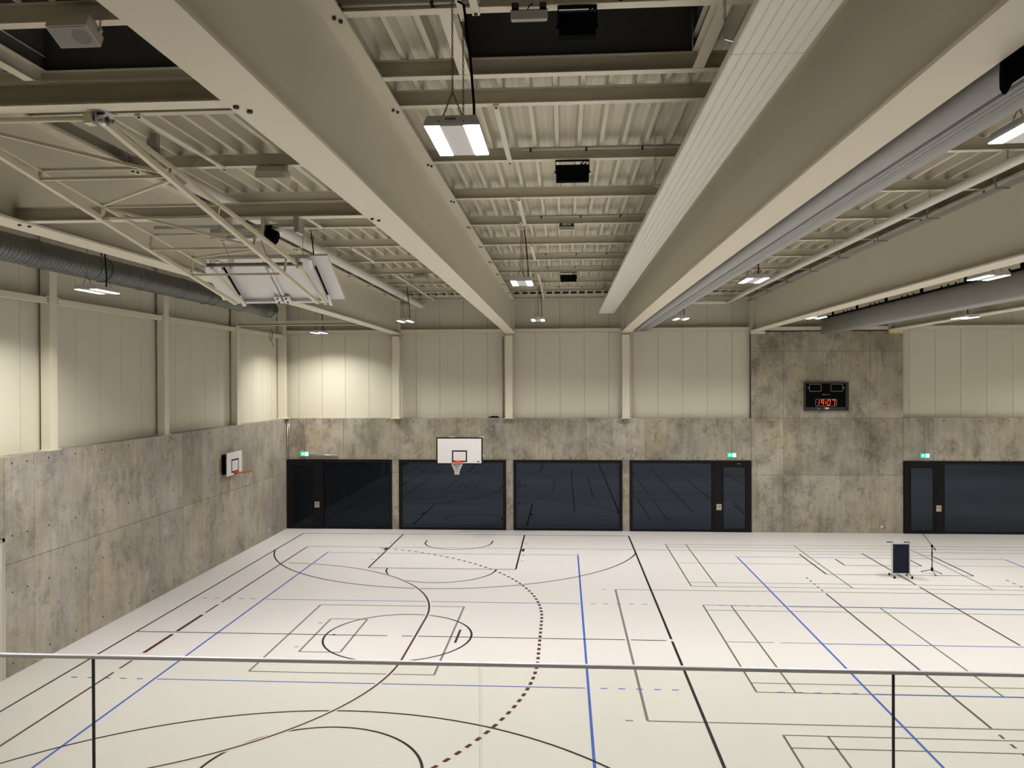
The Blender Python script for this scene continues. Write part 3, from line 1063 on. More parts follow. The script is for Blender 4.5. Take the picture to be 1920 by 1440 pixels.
dm = MB()
rings = []
y = 1.0
while y < 28.3:
    rings += [ring(y, DR), ring(y + .105, DR), ring(y + .110, DR + .0022), ring(y + .118, DR + .0022), ]
    y += .123
dm.loft(rings + [ring(28.32, DR)], 0, True, False, True)
dm.build('duct_skin', 'duct', r, local=False)
y = 3.0
while y < 28:
    c_ = MB(); c_.loft([ring(y - .05, DR + .003), ring(y - .045, DR + .012), ring(y + .045, DR + .012), ring(y + .05, DR + .003)], 0, True, False, True)
    c_.build('coupling_band', 'duct', r, local=False)
    y += 2.05
e = MB(); e.loft([ring(28.27, DR + .006), ring(28.34, DR + .006), ring(28.34, DR - .03)], 0, True, False, True)
e.build('end_ring', 'grey_steel', r, local=False)['label'] = 'shiny end ring'
e = MB(); e.v += ring(28.25, DR - .002); e.face(range(NS)); e.build('end_cap', 'duct', r, local=False)
for y in (7.0, 12.3, 17.57, 22.8, 27.9):
    h = MB(); h.tube([(p[0], p[1], p[2]) for p in ring(y + .12, DR + .012)], .008, 5, 0, True)
    h.box(XL - .3, DX - DR, y + .10, y + .14, DZ - .03, DZ + .03)
    h.box(DX - .01, DX + .01, y + .11, y + .13, DZ + DR, ZB + 1.385 + cz(y))
    h.build('duct_hanger', 'print_dark', r, local=False)

# wire cable tray
r = thing('cable_tray', 'wire mesh cable tray along the top of the right roof beam', 'cable tray', (7.38, 18, 9.36))
m = MB()
for dx, dz in ((-.09, .0), (-.03, .0), (.03, .0), (.09, .0), (-.1, .05), (.1, .05)):
    m.tube([(7.38 + dx, y, 9.33 + dz + cz(y)) for y in [q for q in STN if q > 1] + [32.4]], .004, 4)
y = 6.0
while y < 32:
    zc_ = 9.33 + cz(y)
    m.tube([(7.28, y, zc_ + .055), (7.28, y, zc_ - .004), (7.48, y, zc_ - .004), (7.48, y, zc_ + .055)], .0035, 4)
    y += .1
m.build('wire_mesh', 'grey_steel', r, local=False)
m = MB()
for dx, rr in ((-.05, .014), (-.01, .018), (.04, .012)):
    m.tube([(7.38 + dx, y, 9.348 + cz(y)) for y in [q for q in STN if q > 1] + [32.4]], rr, 6)
m.build('cables', 'grille', r, local=False)
m = MB()
for k in range(11):
    y = PY[k] - .9
    m.box(7.26, 7.48, y - .015, y + .015, 9.305 + cz(y), 9.325 + cz(y)); m.box(7.24, 7.26, y - .015, y + .015, 9.31 + cz(y), 9.48 + cz(y))
m.build('tray_brackets', 'grille', r, local=False)

# silver conduits along purlins
for x0_, x1_, k, lab in ((-.62, 2.25, 8, 'silver conduit on the middle bay purlin above the second floodlight'), (-.60, 2.2, 6, 'silver conduit on the middle bay purlin above the emergency light'),
                         (-.62, 2.2, 4, 'silver conduit on the middle bay purlin, third from camera'), (-.62, 2.2, 3, 'silver conduit on the middle bay purlin just before the far floodlight'),
                         (-.3, 2.2, 1, 'silver conduit on the middle bay purlin nearest the far wall'), (.4, 3.2, 10, 'bright conduit with orange tip at the top right of the skylight'),
                         (-2.15, -.75, 10, 'bright conduit along the purlin at the top left of the middle bay')):
    y = PY[k] - .075
    zz = ZB + 1.385 + cz(PY[k]) + (.145 if k != 10 else .045)
    r = thing('conduit', lab, 'conduit', ((x0_ + x1_) / 2, y, zz), group='silver cable conduits')
    MB().cyl((x0_, y, zz), (x1_, y, zz), .0125, 10).build('pipe', 'white', r, local=False)
    m = MB()
    q = x0_ + .12
    while q < x1_:
        m.box(q - .015, q + .015, y - .016, y + .074, zz - .018, zz + .018); q += .85
    m.build('clips', 'print_dark', r, local=False)
    if k == 10 and x0_ > 0:
        MB().cyl((x0_ - .09, y, zz), (x0_ + .002, y, zz), .0135, 10).build('orange_tip', 'orange', r, local=False)

# ------------------------------------------------------------------ small roof fittings
def floodlight(label, xc, y, ztop, wd, hh):
    r = thing('floodlight', label, 'floodlight', (xc, y, ztop), group='black floodlights under the purlins')
    b = MB()
    b.hexa([(-wd / 2, -.04, -.085 - hh), (wd / 2, -.04, -.085 - hh), (wd / 2, .03, -.10 - hh), (-wd / 2, .03, -.10 - hh)],
           [(-wd / 2, -.07, -.085), (wd / 2, -.07, -.085), (wd / 2, .05, -.085), (-wd / 2, .05, -.085)])
    b.build('lamp_body', 'black', r)
    k = MB()
    k.box(-wd / 2 - .012, wd / 2 + .012, -.02, .02, -.016, 0); k.box(-wd / 2 - .012, -wd / 2 - .001, -.02, .02, -.20, -.016); k.box(wd / 2 + .001, wd / 2 + .012, -.02, .02, -.20, -.016)
    for s_ in (-1, 1):
        k.cyl((s_ * (wd / 2 + .012), 0, -.18), (s_ * (wd / 2 + .025), 0, -.18), .016, 8)
    k.build('mounting_bracket', 'black', r)
    q = MB()
    for dx in (.28, .39):
        q.tube([(wd * dx, 0, -.088), (wd * dx - .005, 0, -.06), (wd * dx + .02, 0, -.03), (wd * dx + .04, 0, -.018)], .008, 5)
        q.cyl((wd * dx, 0, -.09), (wd * dx, 0, -.055), .014, 8)
    q.build('cable_glands', 'black', r)
    return r


floodlight('square black floodlight right of the emergency light at the top skylight', .13, PY[10] - .02, ZB + 1.383 + cz(7), .33, .19)
floodlight('black floodlight in the middle bay, second from the camera', .14, PY[8] + .02, ZB + 1.383 + cz(12.3), .50, .24)
floodlight('small black floodlight in the middle bay near the far wall', .15, PY[3] + .0, ZB + 1.383 + cz(25), .50, .20)


def speaker_box(label, loc, wd, ln, dp, tilt, name='loudspeaker'):
    r = thing(name, label, 'loudspeaker', loc, 0, 'cream loudspeakers under the purlins')
    ct, st_ = math.cos(tilt), math.sin(tilt)
    def T(p):
        return (p[0], p[1] * ct - p[2] * st_, p[1] * st_ + p[2] * ct)
    b = MB()
    W2, L2 = wd / 2, ln / 2
    b.hexa([T(p) for p in ((-W2, -L2, -dp), (W2, -L2, -dp), (W2, L2, -dp), (-W2, L2, -dp))], [T(p) for p in ((-W2, -L2, -dp * .45), (W2, -L2, -dp * .45), (W2, L2, -dp * .45), (-W2, L2, -dp * .45))])
    b.hexa([T(p) for p in ((-W2, -L2, -dp * .45), (W2, -L2, -dp * .45), (W2, L2, -dp * .45), (-W2, L2, -dp * .45))], [T(p) for p in ((-W2 * .8, -L2 * .6, 0), (W2 * .8, -L2 * .6, 0), (W2 * .8, L2 * .6, 0), (-W2 * .8, L2 * .6, 0))])
    b.build('cabinet', 'speaker', r)
    g_ = MB()
    g_.hexa([T(p) for p in ((-W2 + .012, -L2 + .012, -dp - .006), (W2 - .012, -L2 + .012, -dp - .006), (W2 - .012, L2 - .012, -dp - .006), (-W2 + .012, L2 - .012, -dp - .006))],
            [T(p) for p in ((-W2 + .012, -L2 + .012, -dp), (W2 - .012, -L2 + .012, -dp), (W2 - .012, L2 - .012, -dp), (-W2 + .012, L2 - .012, -dp))])
    gr = g_.build('grille', 'grille', r)
    dcone = MB()
    rr = L2 * .68
    dcone.v += [T((W2 * .42 + rr * math.cos(2 * PI * k / 20), rr * math.sin(2 * PI * k / 20), -dp - .0065)) for k in range(20)]
    dcone.face(range(20))
    dcone.build('driver', mat('driver_grey', (.25, .235, .21), .7), gr)  # driver disc in a darker grey than the grille
    k = MB()
    k.tube([(-W2 - .015, 0, -dp * .5), (-W2 - .015, 0, .02), (W2 + .015, 0, .02), (W2 + .015, 0, -dp * .5)], .012, 6)
    k.cyl((W2, 0, -dp * .5), (W2 + .03, 0, -dp * .5), .02, 8)
    k.box(-.05, .05, .0, .10, .018, .042)
    k.build('bracket', 'speaker', r)
    return r


speaker_box('cream loudspeaker at the top left corner under the skylight edge', (-4.47, PY[10] - .12, 9.535), .385, .255, .20, math.radians(-24))
speaker_box('flat cream loudspeaker in the left bay beside the wide beam', (-4.55, PY[8] - .06, 9.56), .46, .30, .17, math.radians(12))
speaker_box('small cream loudspeaker in the left bay near the far wall', (-4.50, PY[3] - .06, 9.52), .44, .30, .17, math.radians(12))
m = MB().cyl((-6.0, PY[8] - .9, 9.44), (-6.0, PY[8] - .9, 9.62), .07, 14); m.box(-6.1, -5.95, PY[8] - .95, PY[8] - .85, 9.62, 9.84)
single(m, 'round_sensor', 'grille', 'grey round tube fitting below the deck behind the folded frame', 'sensor', (-6.0, PY[8] - .9, 9.5))


def emergency(label, xc, y, ztop, wd, tilt=.5):
    r = thing('emergency_light', label, 'emergency light', (xc, y, ztop), 0, 'emergency lights on the purlins')
    ct, st_ = math.cos(tilt), math.sin(tilt)
    T = lambda p: (p[0], p[1] * ct - p[2] * st_, p[1] * st_ + p[2] * ct - .02)
    b = MB()
    W2 = wd / 2
    b.hexa([T(p) for p in ((-W2, -.07, -.10), (W2, -.07, -.10), (W2, .07, -.10), (-W2, .07, -.10))], [T(p) for p in ((-W2, -.07, -.03), (W2, -.07, -.03), (W2, .07, -.03), (-W2, .07, -.03))])
    b.build('housing', 'grille', r)
    b = MB()
    b.hexa([T(p) for p in ((-W2 + .01, -.06, -.125), (W2 - .01, -.06, -.125), (W2 - .01, .06, -.125), (-W2 + .01, .06, -.125))], [T(p) for p in ((-W2, -.068, -.10), (W2, -.068, -.10), (W2, .068, -.10), (-W2, .068, -.10))])
    b.build('lens_cover', 'cover', r)
    k = MB()
    for s_ in (-1, 1):
        k.box(s_ * W2 * .75 - .03, s_ * W2 * .75 + .03, -.03, .03, -.045, 0)
    k.build('mounting_clip', 'print_dark', r)
    q = MB(); q.tube([T((-W2 * .35, -.07, -.128)), T((-W2 * .32, 0, -.130)), T((-W2 * .33, .06, -.128))], .004, 5)
    q.tube([(W2 * .2, .0, 0), (W2 * .0, -.02, -.03), T((-W2 * .1, 0, -.03))], .006, 5)
    q.build('wire', 'print_dark', r)


emergency('emergency light with clear cover at the top centre beside the black floodlight', -.30, PY[10] - .1, ZB + 1.383 + cz(7), .33)
emergency('small emergency light in the middle of the ribbed roof', .07, PY[6] - .08, ZB + 1.383 + cz(17), .33)

# ------------------------------------------------------------------ cross beams carrying the folded basketball frame
for y, lab in ((5.64, 'dark cross beam at the upper left carrying the basketball frame hinge'), (9.70, 'second cross beam at the left carrying the winch of the basketball frame')):
    zb = ZB + .032 + cz(y)
    m = MB()
    ibeam_x(m, -6.92, -2.21, y, zb, .18, .16, .008, .012)
    single(m, 'cross_beam', 'steel', lab, 'beam', (-4.6, y, zb), 'cross beams of the basketball frame')

rig = thing('ceiling_basketball_frame', 'folded ceiling basketball frame of cream tubes with white backboard seen from behind', 'basketball frame', (-4.08, 5.75, 8.19))
XA, XB = -4.69, -3.49


def lowp(y):
    return 8.19 - .163 * (y - 5.75)


def upp(y):
    return 8.225 - .1209 * (y - 5.75)


for xx in (XA, XB):
    m = MB(); m.bar((xx, 5.76, lowp(5.76)), (xx, 11.15, lowp(11.15)), .045, .045); m.build('lower_tube', 'rig', rig, local=False)
    m = MB(); m.bar((xx + .02, 5.95, upp(5.95)), (xx + .06, 10.3, upp(10.3)), .035, .035); m.build('upper_tube', 'rig', rig, local=False)
for ys_ in (6.86, 7.83, 8.78, 9.77):
    m = MB()
    m.bar((XA, ys_, lowp(ys_)), (XB, ys_, lowp(ys_)), .026, .026); m.bar((XA + .03, ys_, upp(ys_)), (XB + .03, ys_, upp(ys_)), .026, .026)
    m.bar((XA + .01, ys_, lowp(ys_)), (XA + .03, ys_, upp(ys_)), .026, .026); m.bar((XB + .01, ys_, lowp(ys_)), (XB + .03, ys_, upp(ys_)), .026, .026)
    m.build('cross_frame', 'rig', rig, local=False)
for (xa_, ya_), (xb_, yb_) in (((XA, 5.95), (XB, 6.80)), ((XA, 7.80), (XB, 6.92)), ((XA, 7.86), (XB, 8.72)), ((XA, 9.74), (XB, 8.84))):
    m = MB(); m.bar((xa_ + .02, ya_, upp(ya_)), (xb_ + .01, yb_, lowp(yb_)), .026, .026); m.build('diagonal_brace', 'rig', rig, local=False)
m = MB()
m.cyl((-4.75, 5.76, 8.165), (-3.50, 5.76, 8.165), .021, 10); m.box(-3.56, -3.50, 5.72, 5.80, 8.12, 8.20)
m.build('hinge_tube', 'rig', rig, local=False)
m = MB()
zc1 = ZB + .032 + cz(5.64)
m.hexa([(-3.50, 5.66, zc1 - .006), (-3.40, 5.66, zc1 - .006), (-3.34, 5.80, zc1 - .006), (-3.44, 5.80, zc1 - .006)], [(-3.50, 5.66, zc1), (-3.40, 5.66, zc1), (-3.34, 5.80, zc1), (-3.44, 5.80, zc1)])
m.cyl((-3.47, 5.76, 8.15), (-3.40, 5.76, 8.15), .045, 14); m.box(-3.47, -3.455, 5.72, 5.8, 8.12, zc1)
m.build('hinge_bearing', 'grey_steel', rig, local=False)
m = MB(); m.cyl((-3.42, 5.76, 8.15), (-3.392, 5.76, 8.15), .02, 10); m.build('axle', 'print_dark', rig, local=False)

# board: leaning plane from (y 10.72, z 7.91) down to (y 11.58, z 7.40)
BY0, BZ0, BY1, BZ1 = 10.72, 7.905, 11.58, 7.40
bn = Vector((0, BZ1 - BZ0, -(BY1 - BY0))).normalized()   # faces down / towards the camera


def bp_(x, t, off=0.0):
    return (x, BY0 + (BY1 - BY0) * t + bn.y * off, BZ0 + (BZ1 - BZ0) * t + bn.z * off)


m = MB(); m.hexa([bp_(-5.06, 0), bp_(-3.22, 0), bp_(-3.22, 1), bp_(-5.06, 1)], [bp_(-5.06, 0, -.03), bp_(-3.22, 0, -.03), bp_(-3.22, 1, -.03), bp_(-5.06, 1, -.03)])
bd = m.build('backboard', 'white', rig, local=False)
bd['label'] = 'white backboard folded up, seen from behind'
m = MB()
for xx in (-4.80, -3.50):
    m.hexa([bp_(xx - .04, -.01, .05), bp_(xx + .04, -.01, .05), bp_(xx + .04, 1.02, .05), bp_(xx - .04, 1.02, .05)], [bp_(xx - .04, -.01, .002), bp_(xx + .04, -.01, .002), bp_(xx + .04, 1.02, .002), bp_(xx - .04, 1.02, .002)])
m.hexa([bp_(-4.8, .98, .05), bp_(-3.5, .98, .05), bp_(-3.5, 1.02, .05), bp_(-4.8, 1.02, .05)], [bp_(-4.8, .98, .002), bp_(-3.5, .98, .002), bp_(-3.5, 1.02, .002), bp_(-4.8, 1.02, .002)])
m.hexa([bp_(-4.8, -.01, .05), bp_(-3.5, -.01, .05), bp_(-3.5, .03, .05), bp_(-4.8, .03, .05)], [bp_(-4.8, -.01, .002), bp_(-3.5, -.01, .002), bp_(-3.5, .03, .002), bp_(-4.8, .03, .002)])
for xx in (-4.17, -4.10):
    m.hexa([bp_(xx - .02, 0, .03), bp_(xx + .02, 0, .03), bp_(xx + .02, 1.0, .03), bp_(xx - .02, 1.0, .03)], [bp_(xx - .02, 0, .002), bp_(xx + .02, 0, .002), bp_(xx + .02, 1.0, .002), bp_(xx - .02, 1.0, .002)])
m.build('board_frame', 'white', rig, local=False)
m = MB()
for xx in (-4.19, -4.06):
    m.hexa([bp_(xx - .05, .86, .06), bp_(xx + .05, .86, .06), bp_(xx + .05, 1.01, .06), bp_(xx - .05, 1.01, .06)], [bp_(xx - .05, .86, .03), bp_(xx + .05, .86, .03), bp_(xx + .05, 1.01, .03), bp_(xx - .05, 1.01, .03)])
m.build('rim_plate', 'white', rig, local=False)
m = MB()
for xx in (-4.19, -4.06):
    for t in (.89, .98):
        m.cyl(bp_(xx, t, .06), bp_(xx, t, .075), .014, 8)
m.build('plate_bolts', 'print_dark', rig, local=False)
for xx in (-4.72, -3.42):
    m = MB(); m.tube([bp_(xx, .16, .06), bp_(xx, .80, .06)], .014, 8); m.tube([bp_(xx, .93, .06), bp_(xx, 1.0, .06)], .014, 8)
    m.build('gas_strut', 'black', rig, local=False)
    m = MB(); m.bar(bp_(xx + .01, .78, .07), bp_(xx + .02, .98, .12), .05, .03); m.bar(bp_(xx - .04, .02, .05), bp_(xx - .04, .17, .09), .05, .03)
    m.build('strut_bracket', 'grey_steel', rig, local=False)
for xx, s_ in ((XA, 1), (XB, 1)):
    m = MB(); m.bar((xx + .05, 10.3, upp(10.3)), bp_(xx + .03, .92, .14), .03, .03); m.build('link_arm', 'rig', rig, local=False)
m = MB(); m.cyl((-4.68, 10.08, upp(10.08)), (-3.36, 10.08, upp(10.08)), .024, 10)
m.build('pivot_tube', mat('pivot_brown', (.26, .21, .14), .5), rig, local=False)
m = MB()
for xx in (-4.66, -4.55, -4.30, -3.80, -3.42):
    m.box(xx - .025, xx + .025, 10.04, 10.12, upp(10.08) + .02, upp(10.08) + .07); m.box(xx - .012, xx + .012, 10.05, 10.11, upp(10.08) - .055, upp(10.08) - .02)
m.build('pivot_clips', 'grey_steel', rig, local=False)
for xx in (-4.30, -3.80):
    m = MB(); m.tube([(xx, 10.08, upp(10.08) + .05), (xx, 9.75, 8.02)], .004, 5); m.build('pull_cable', 'print_dark', rig, local=False)
m = MB()
m.tube([(-4.70, 6.90, upp(6.9) + .02), (-4.69, 7.85, upp(7.85) + .02)], .012, 6)
m.build('guide_tube', 'rig', rig, local=False)

# winch under the second cross beam
wz = ZB + .032 + cz(9.70)
wn = thing('winch', 'dark motor winch with fluted drum below the second cross beam', 'winch', (-3.95, 9.70, 8.0))
m = MB()
pr = []
for k in range(48):
    rad = .055 + (.006 if k % 2 else 0)
    pr.append((rad * math.cos(2 * PI * k / 48), rad * math.sin(2 * PI * k / 48)))
xs_ = [-4.16 + .012 * i for i in range(41)]
m.loft([[(xx, 9.70 + (.052 + (.006 if i % 2 else 0)) * math.cos(2 * PI * k / 16), 7.99 + (.052 + (.006 if i % 2 else 0)) * math.sin(2 * PI * k / 16)) for k in range(16)] for i, xx in enumerate(xs_)], 0, True, True, True)
m.build('drum', 'grey_steel', wn, local=False)
m = MB(); m.cyl((-3.67, 9.70, 8.0), (-3.56, 9.70, 8.0), .10, 14); m.box(-3.66, -3.59, 9.62, 9.78, 7.90, 8.12); m.cyl((-3.56, 9.70, 8.0), (-3.53, 9.70, 8.0), .05, 10)
m.build('gear_box', 'black', wn, local=False)
m = MB().box(-4.22, -4.16, 9.60, 9.80, 7.92, wz); m.box(-4.34, -3.5, 9.63, 9.77, 8.06, 8.08); m.box(-3.72, -3.68, 9.61, 9.79, 7.92, wz)
m.build('mounting_plate', 'steel', wn, local=False)
m = MB().box(-4.36, -4.22, 9.61, 9.77, 7.96, 8.08)
m.build('motor_box', 'speaker', wn, local=False)
m = MB().box(-5.1, -3.3, 9.65, 9.75, 8.095, 8.135)
m.box(-3.3, -3.24, 9.59, 9.81, 8.02, wz)
m.build('winch_rail', 'grey_steel', wn, local=False)

# ------------------------------------------------------------------ wall backboards
def hoop(parent, T, r=.225):
    """rim, bracket and net; T maps board-local (u right, v out of the board, w up) to world"""
    rim = MB()
    cen = .15 + r
    rim.tube([T((r * math.cos(t), cen + r * math.sin(t), 0)) for t in [2 * PI * k / 28 for k in range(28)]], .013, 8, 0, True)
    rm = rim.build('rim', 'orange', parent, local=False)
    b = MB()
    b.hexa([T((-.07, 0, -.09)), T((.07, 0, -.09)), T((.07, .02, -.09)), T((-.07, .02, -.09))], [T((-.09, 0, .03)), T((.09, 0, .03)), T((.09, .02, .03)), T((-.09, .02, .03))])
    b.hexa([T((-.10, .02, -.015)), T((.10, .02, -.015)), T((.14, .22, -.012)), T((-.14, .22, -.012))], [T((-.10, .02, .015)), T((.10, .02, .015)), T((.14, .22, .010)), T((-.14, .22, .010))])
    b.hexa([T((-.03, .02, -.09)), T((.03, .02, -.09)), T((.02, .2, -.02)), T((-.02, .2, -.02))], [T((-.03, .02, -.02)), T((.03, .02, -.02)), T((.02, .2, -.01)), T((-.02, .2, -.01))])
    b.build('rim_bracket', 'orange', parent, local=False)
    net = MB()
    lev = [(0, 1.0), (-.09, .86), (-.18, .68), (-.27, .50), (-.35, .40), (-.45, .37)]
    n = 12
    for i, ((z0_, s0), (z1_, s1)) in enumerate(zip(lev, lev[1:])):
        for k in range(n):
            for d in (-.5, .5):
                t0 = 2 * PI * (k + (.5 if i % 2 else 0)) / n
                t1 = 2 * PI * (k + (.5 if i % 2 else 0) + d) / n
                net.tube([T((r * s0 * math.cos(t0), cen + r * s0 * math.sin(t0), z0_)), T((r * s1 * math.cos(t1), cen + r * s1 * math.sin(t1), z1_))], .0065, 4)
    net.build('net', 'net', parent, local=False)
    return rm


def board_far():
    x0_, x1_, z0_, z1_, y = -4.945, -3.14, 2.945, 3.995, 30.60
    bb = thing('wall_backboard', 'white basketball backboard with black border and hoop on the far wall', 'backboard', (-4.04, y, 3.0))
    MB().box(x0_, x1_, y, y + .03, z0_, z1_).build('board', 'white', bb, local=False)
    m_ = MB(); frame_rect(m_, x0_, x1_, z0_, z1_, .05, y - .003, y + .035); m_.build('black_border', 'blk_line', bb, local=False)
    m_ = MB(); frame_rect(m_, -4.335, -3.75, 3.04, 3.49, .05, y - .003, y); m_.build('target_square', 'blk_line', bb, local=False)
    m_ = MB()
    m_.v += [(-3.31 + .045 * math.cos(2 * PI * k / 16), y - .002, 3.055 + .032 * math.sin(2 * PI * k / 16)) for k in range(16)]; m_.face(range(16)[::-1])
    m_.build('emblem', 'grey_line', bb, local=False)
    hoop(bb, lambda p: (-4.04 - .05 + p[0], y - p[1], 3.045 + p[2]))
    m_ = MB()
    for xx in (-4.6, -3.75):
        for zz in (3.1, 3.55):
            m_.bar((xx, y + .03, zz), (xx, YF - .05, zz + .0), .05, .05)
        m_.bar((xx, y + .06, 3.1), (xx, YF - .06, 3.5), .03, .03)
        m_.box(xx - .06, xx + .06, YF - .05, YF - .001, 3.02, 3.65)
    m_.build('support_arms', 'white', bb, local=False)
    m_ = MB(); m_.box(-4.45, -4.25, y + .03, y + .07, 3.98, 4.02); m_.box(-3.3, -3.1, y + .03, y + .07, 3.98, 4.02); m_.box(-3.14, -3.10, y + .03, y + .07, 3.25, 3.33)
    m_.build('hinge_tabs', 'white', bb, local=False)


board_far()


def board_left():
    X = -11.4
    y0_, y1_, z0_, z1_ = 26.32, 27.56, 2.963, 3.747
    bb = thing('wall_backboard', 'smaller plain white backboard with hoop on the left concrete wall', 'backboard', (X, 26.97, 3.0))
    MB().box(X - .03, X, y0_, y1_, z0_, z1_).build('board', 'white', bb, local=False)
    m_ = MB()
    a, b, c_, d = 26.67, 27.28, 3.045, 3.505
    for q in ((a, a + .05, c_, d), (b - .05, b, c_, d), (a, b, c_, c_ + .05), (a, b, d - .05, d)):
        m_.box(X, X + .003, *q)
    m_.build('target_square', 'blk_line', bb, local=False)
    hoop(bb, lambda p: (X + p[1], 26.97 + p[0], 3.045 + p[2]), .22)
    m_ = MB()
    m_.box(XL + .001, XL + .06, 26.45, 27.4, 3.0, 3.68)
    m_.build('wall_shadow_plate', 'black', bb, local=False)  # mounting plate; its black paints in the shadow behind the board
    m_ = MB()
    for yy in (26.55, 27.3):
        for zz in (3.06, 3.6):
            m_.bar((XL + .06, yy, zz), (X - .03, yy, zz), .06, .06)
    m_.build('support_arms', 'black', bb, local=False)


board_left()

# ------------------------------------------------------------------ exit signs
def exit_sign(label, x0_, z0_, left_arrow):
    w_, h_, y = .345, .175, YF - .06
    r = thing('exit_sign', label, 'exit sign', (x0_ + w_ / 2, y, z0_), 0, 'green exit signs on the far wall')
    MB().box(x0_ - .006, x0_ + w_ + .006, y + .002, YF - .001, z0_ - .006, z0_ + h_ + .006).build('case', 'white', r, local=False)
    MB().box(x0_, x0_ + w_, y - .004, y + .002, z0_, z0_ + h_).build('green_face', 'green_sign', r, local=False)
    m_ = MB()
    ya, yb = y - .008, y - .003
    P = lambda u, v: (x0_ + u * w_, z0_ + v * h_)
    m_.box(P(.56, 0)[0], P(.94, 0)[0], ya, yb, P(0, .1)[1], P(0, .9)[1])
    # arrow
    cx_, cy_ = P(.28, .5)
    s_ = .045
    m_.box(cx_ - s_, cx_ + s_, ya, yb, cy_ - .013, cy_ + .013)
    dirx = -1 if left_arrow == 'left' else 1
    if left_arrow == 'down':
        m_.box(cx_ - .013, cx_ + .013, ya, yb, cy_ - s_, cy_ + s_)
    else:
        for sg in (-1, 1):
            m_.bar((cx_ + dirx * s_, (ya + yb) / 2, cy_), (cx_ + dirx * (s_ - .045), (ya + yb) / 2, cy_ + sg * .045), .005, .022)
    m_.build('white_symbols', 'white_sign', r, local=False)
    m_ = MB()     # running figure in the doorway
    fx, fz = P(.75, .5)
    m_.box(fx - .006, fx + .010, ya - .003, ya + .001, fz - .01, fz + .03); m_.bar((fx, ya - .001, fz - .01), (fx + .025, ya - .001, fz - .045), .004, .010)
    m_.bar((fx, ya - .001, fz - .01), (fx - .02, ya - .001, fz - .04), .004, .010); m_.bar((fx + .004, ya - .001, fz + .024), (fx + .03, ya - .001, fz + .008), .004, .008)
    m_.cyl((fx + .004, ya + .001, fz + .045), (fx + .004, ya - .003, fz + .045), .010, 8)
    m_.build('running_figure', 'green_sign', r, local=False)


exit_sign('green exit sign above the door in the left corner', -11.045, 3.045, 'right')
exit_sign('green exit sign above the door left of the tall concrete pylon', 6.60, 3.035, 'left')
exit_sign('green exit sign above the door right of the tall concrete pylon', 14.185, 3.03, 'left')
m = MB().cyl((-10.68, YF - .05, 3.09), (-9.45, YF - .05, 3.09), .028, 10); m.box(-10.5, -10.45, YF - .05, YF - .001, 3.07, 3.11); m.box(-9.65, -9.6, YF - .05, YF - .001, 3.07, 3.11)
single(m, 'wall_tube', 'alu', 'grey horizontal tube right of the corner exit sign', 'tube', (-10.05, YF, 3.09))
for x_, z0_, z1_, lab in ((-10.87, 3.24, ZC, 'thin conduit above the corner exit sign'), (6.765, 3.22, ZC, 'thin conduit above the exit sign left of the pylon'), (14.36, 3.22, ZC, 'thin conduit above the exit sign right of the pylon')):
    m = MB().cyl((x_, YF - .012, z0_), (x_, YF - .012, z1_), .010, 8)
    single(m, 'conduit', 'grille', lab, 'conduit', (x_, YF, z0_), 'thin conduits on the far wall')
m = MB().cyl((-11.60, YF - .03, 1.6), (-11.60, YF - .03, ZC), .018, 8); m.cyl((-11.54, YF - .03, 2.9), (-11.54, YF - .03, ZC), .014, 8)
single(m, 'conduit', 'alu', 'pair of thin vertical conduits in the far left corner', 'conduit', (-11.6, YF, 1.6), 'thin conduits on the far wall')
m = MB().cyl((-2.53, YF + .21, ZC + .02), (-2.53, YF + .21, 8.0), .022, 8)
for zz in (5.2, 5.8, 6.4, 7.0, 7.6):
    m.box(-2.57, -2.50, YF + .18, YF + .24, zz, zz + .03)
single(m, 'conduit', 'grille', 'vertical conduit on the cream panels beside the second far column', 'conduit', (-2.53, YF, ZC), 'thin conduits on the far wall')
m = MB()
for k in range(7):
    m.tube([(-3.15 + .05 * k, YF + .10, ZC + .03), (-3.05 + .05 * k, YF + .06, ZC + .06 + .015 * (k % 3)), (-2.85 + .03 * k, YF + .1, ZC + .03)], .018, 6)
single(m, 'cable_coil', 'black', 'coil of black cable lying on the far ledge above the hoop', 'cable', (-2.9, YF, ZC))

# ------------------------------------------------------------------ scoreboard
def seg_digit(mb, x, zb, w_, h_, on, y, sl=.12, t=.017):
    P = lambda u, v: (x + u * w_ + sl * v * h_, zb + v * h_)
    S = {'a': ((0, 1), (1, 1)), 'b': ((1, 1), (1, .5)), 'c': ((1, .5), (1, 0)), 'd': ((0, 0), (1, 0)), 'e': ((0, .5), (0, 0)), 'f': ((0, 1), (0, .5)), 'g': ((0, .5), (1, .5))}
    for s_ in on:
        (u0, v0), (u1, v1) = S[s_]
        a, b = P(u0, v0), P(u1, v1)
        mb.bar((a[0], y, a[1]), (b[0], y, b[1]), .006 if u0 == u1 else .006, t) if u0 != u1 else mb.bar((a[0], y, a[1]), (b[0], y, b[1]), t, .006)


sbY = 32.74
sb = thing('scoreboard', 'black electronic scoreboard showing red 19:07 on the concrete pylon', 'scoreboard', (10.5, YF, 4.92))
m = MB(); frame_rect(m, 9.63, 11.37, 4.92, 6.06, .05, sbY - .01, YF - .001); m.box(9.68, 11.27, sbY - .005, sbY + .02, 4.965, 5.06); m.box(11.25, 11.33, sbY - .005, sbY + .02, 5.06, 6.01)
m.build('case', mat('score_case', (.035, .035, .03), .5), sb, local=False)
MB().box(9.67, 11.26, sbY, YF - .002, 5.05, 6.02).build('display_face', 'black', sb, local=False)


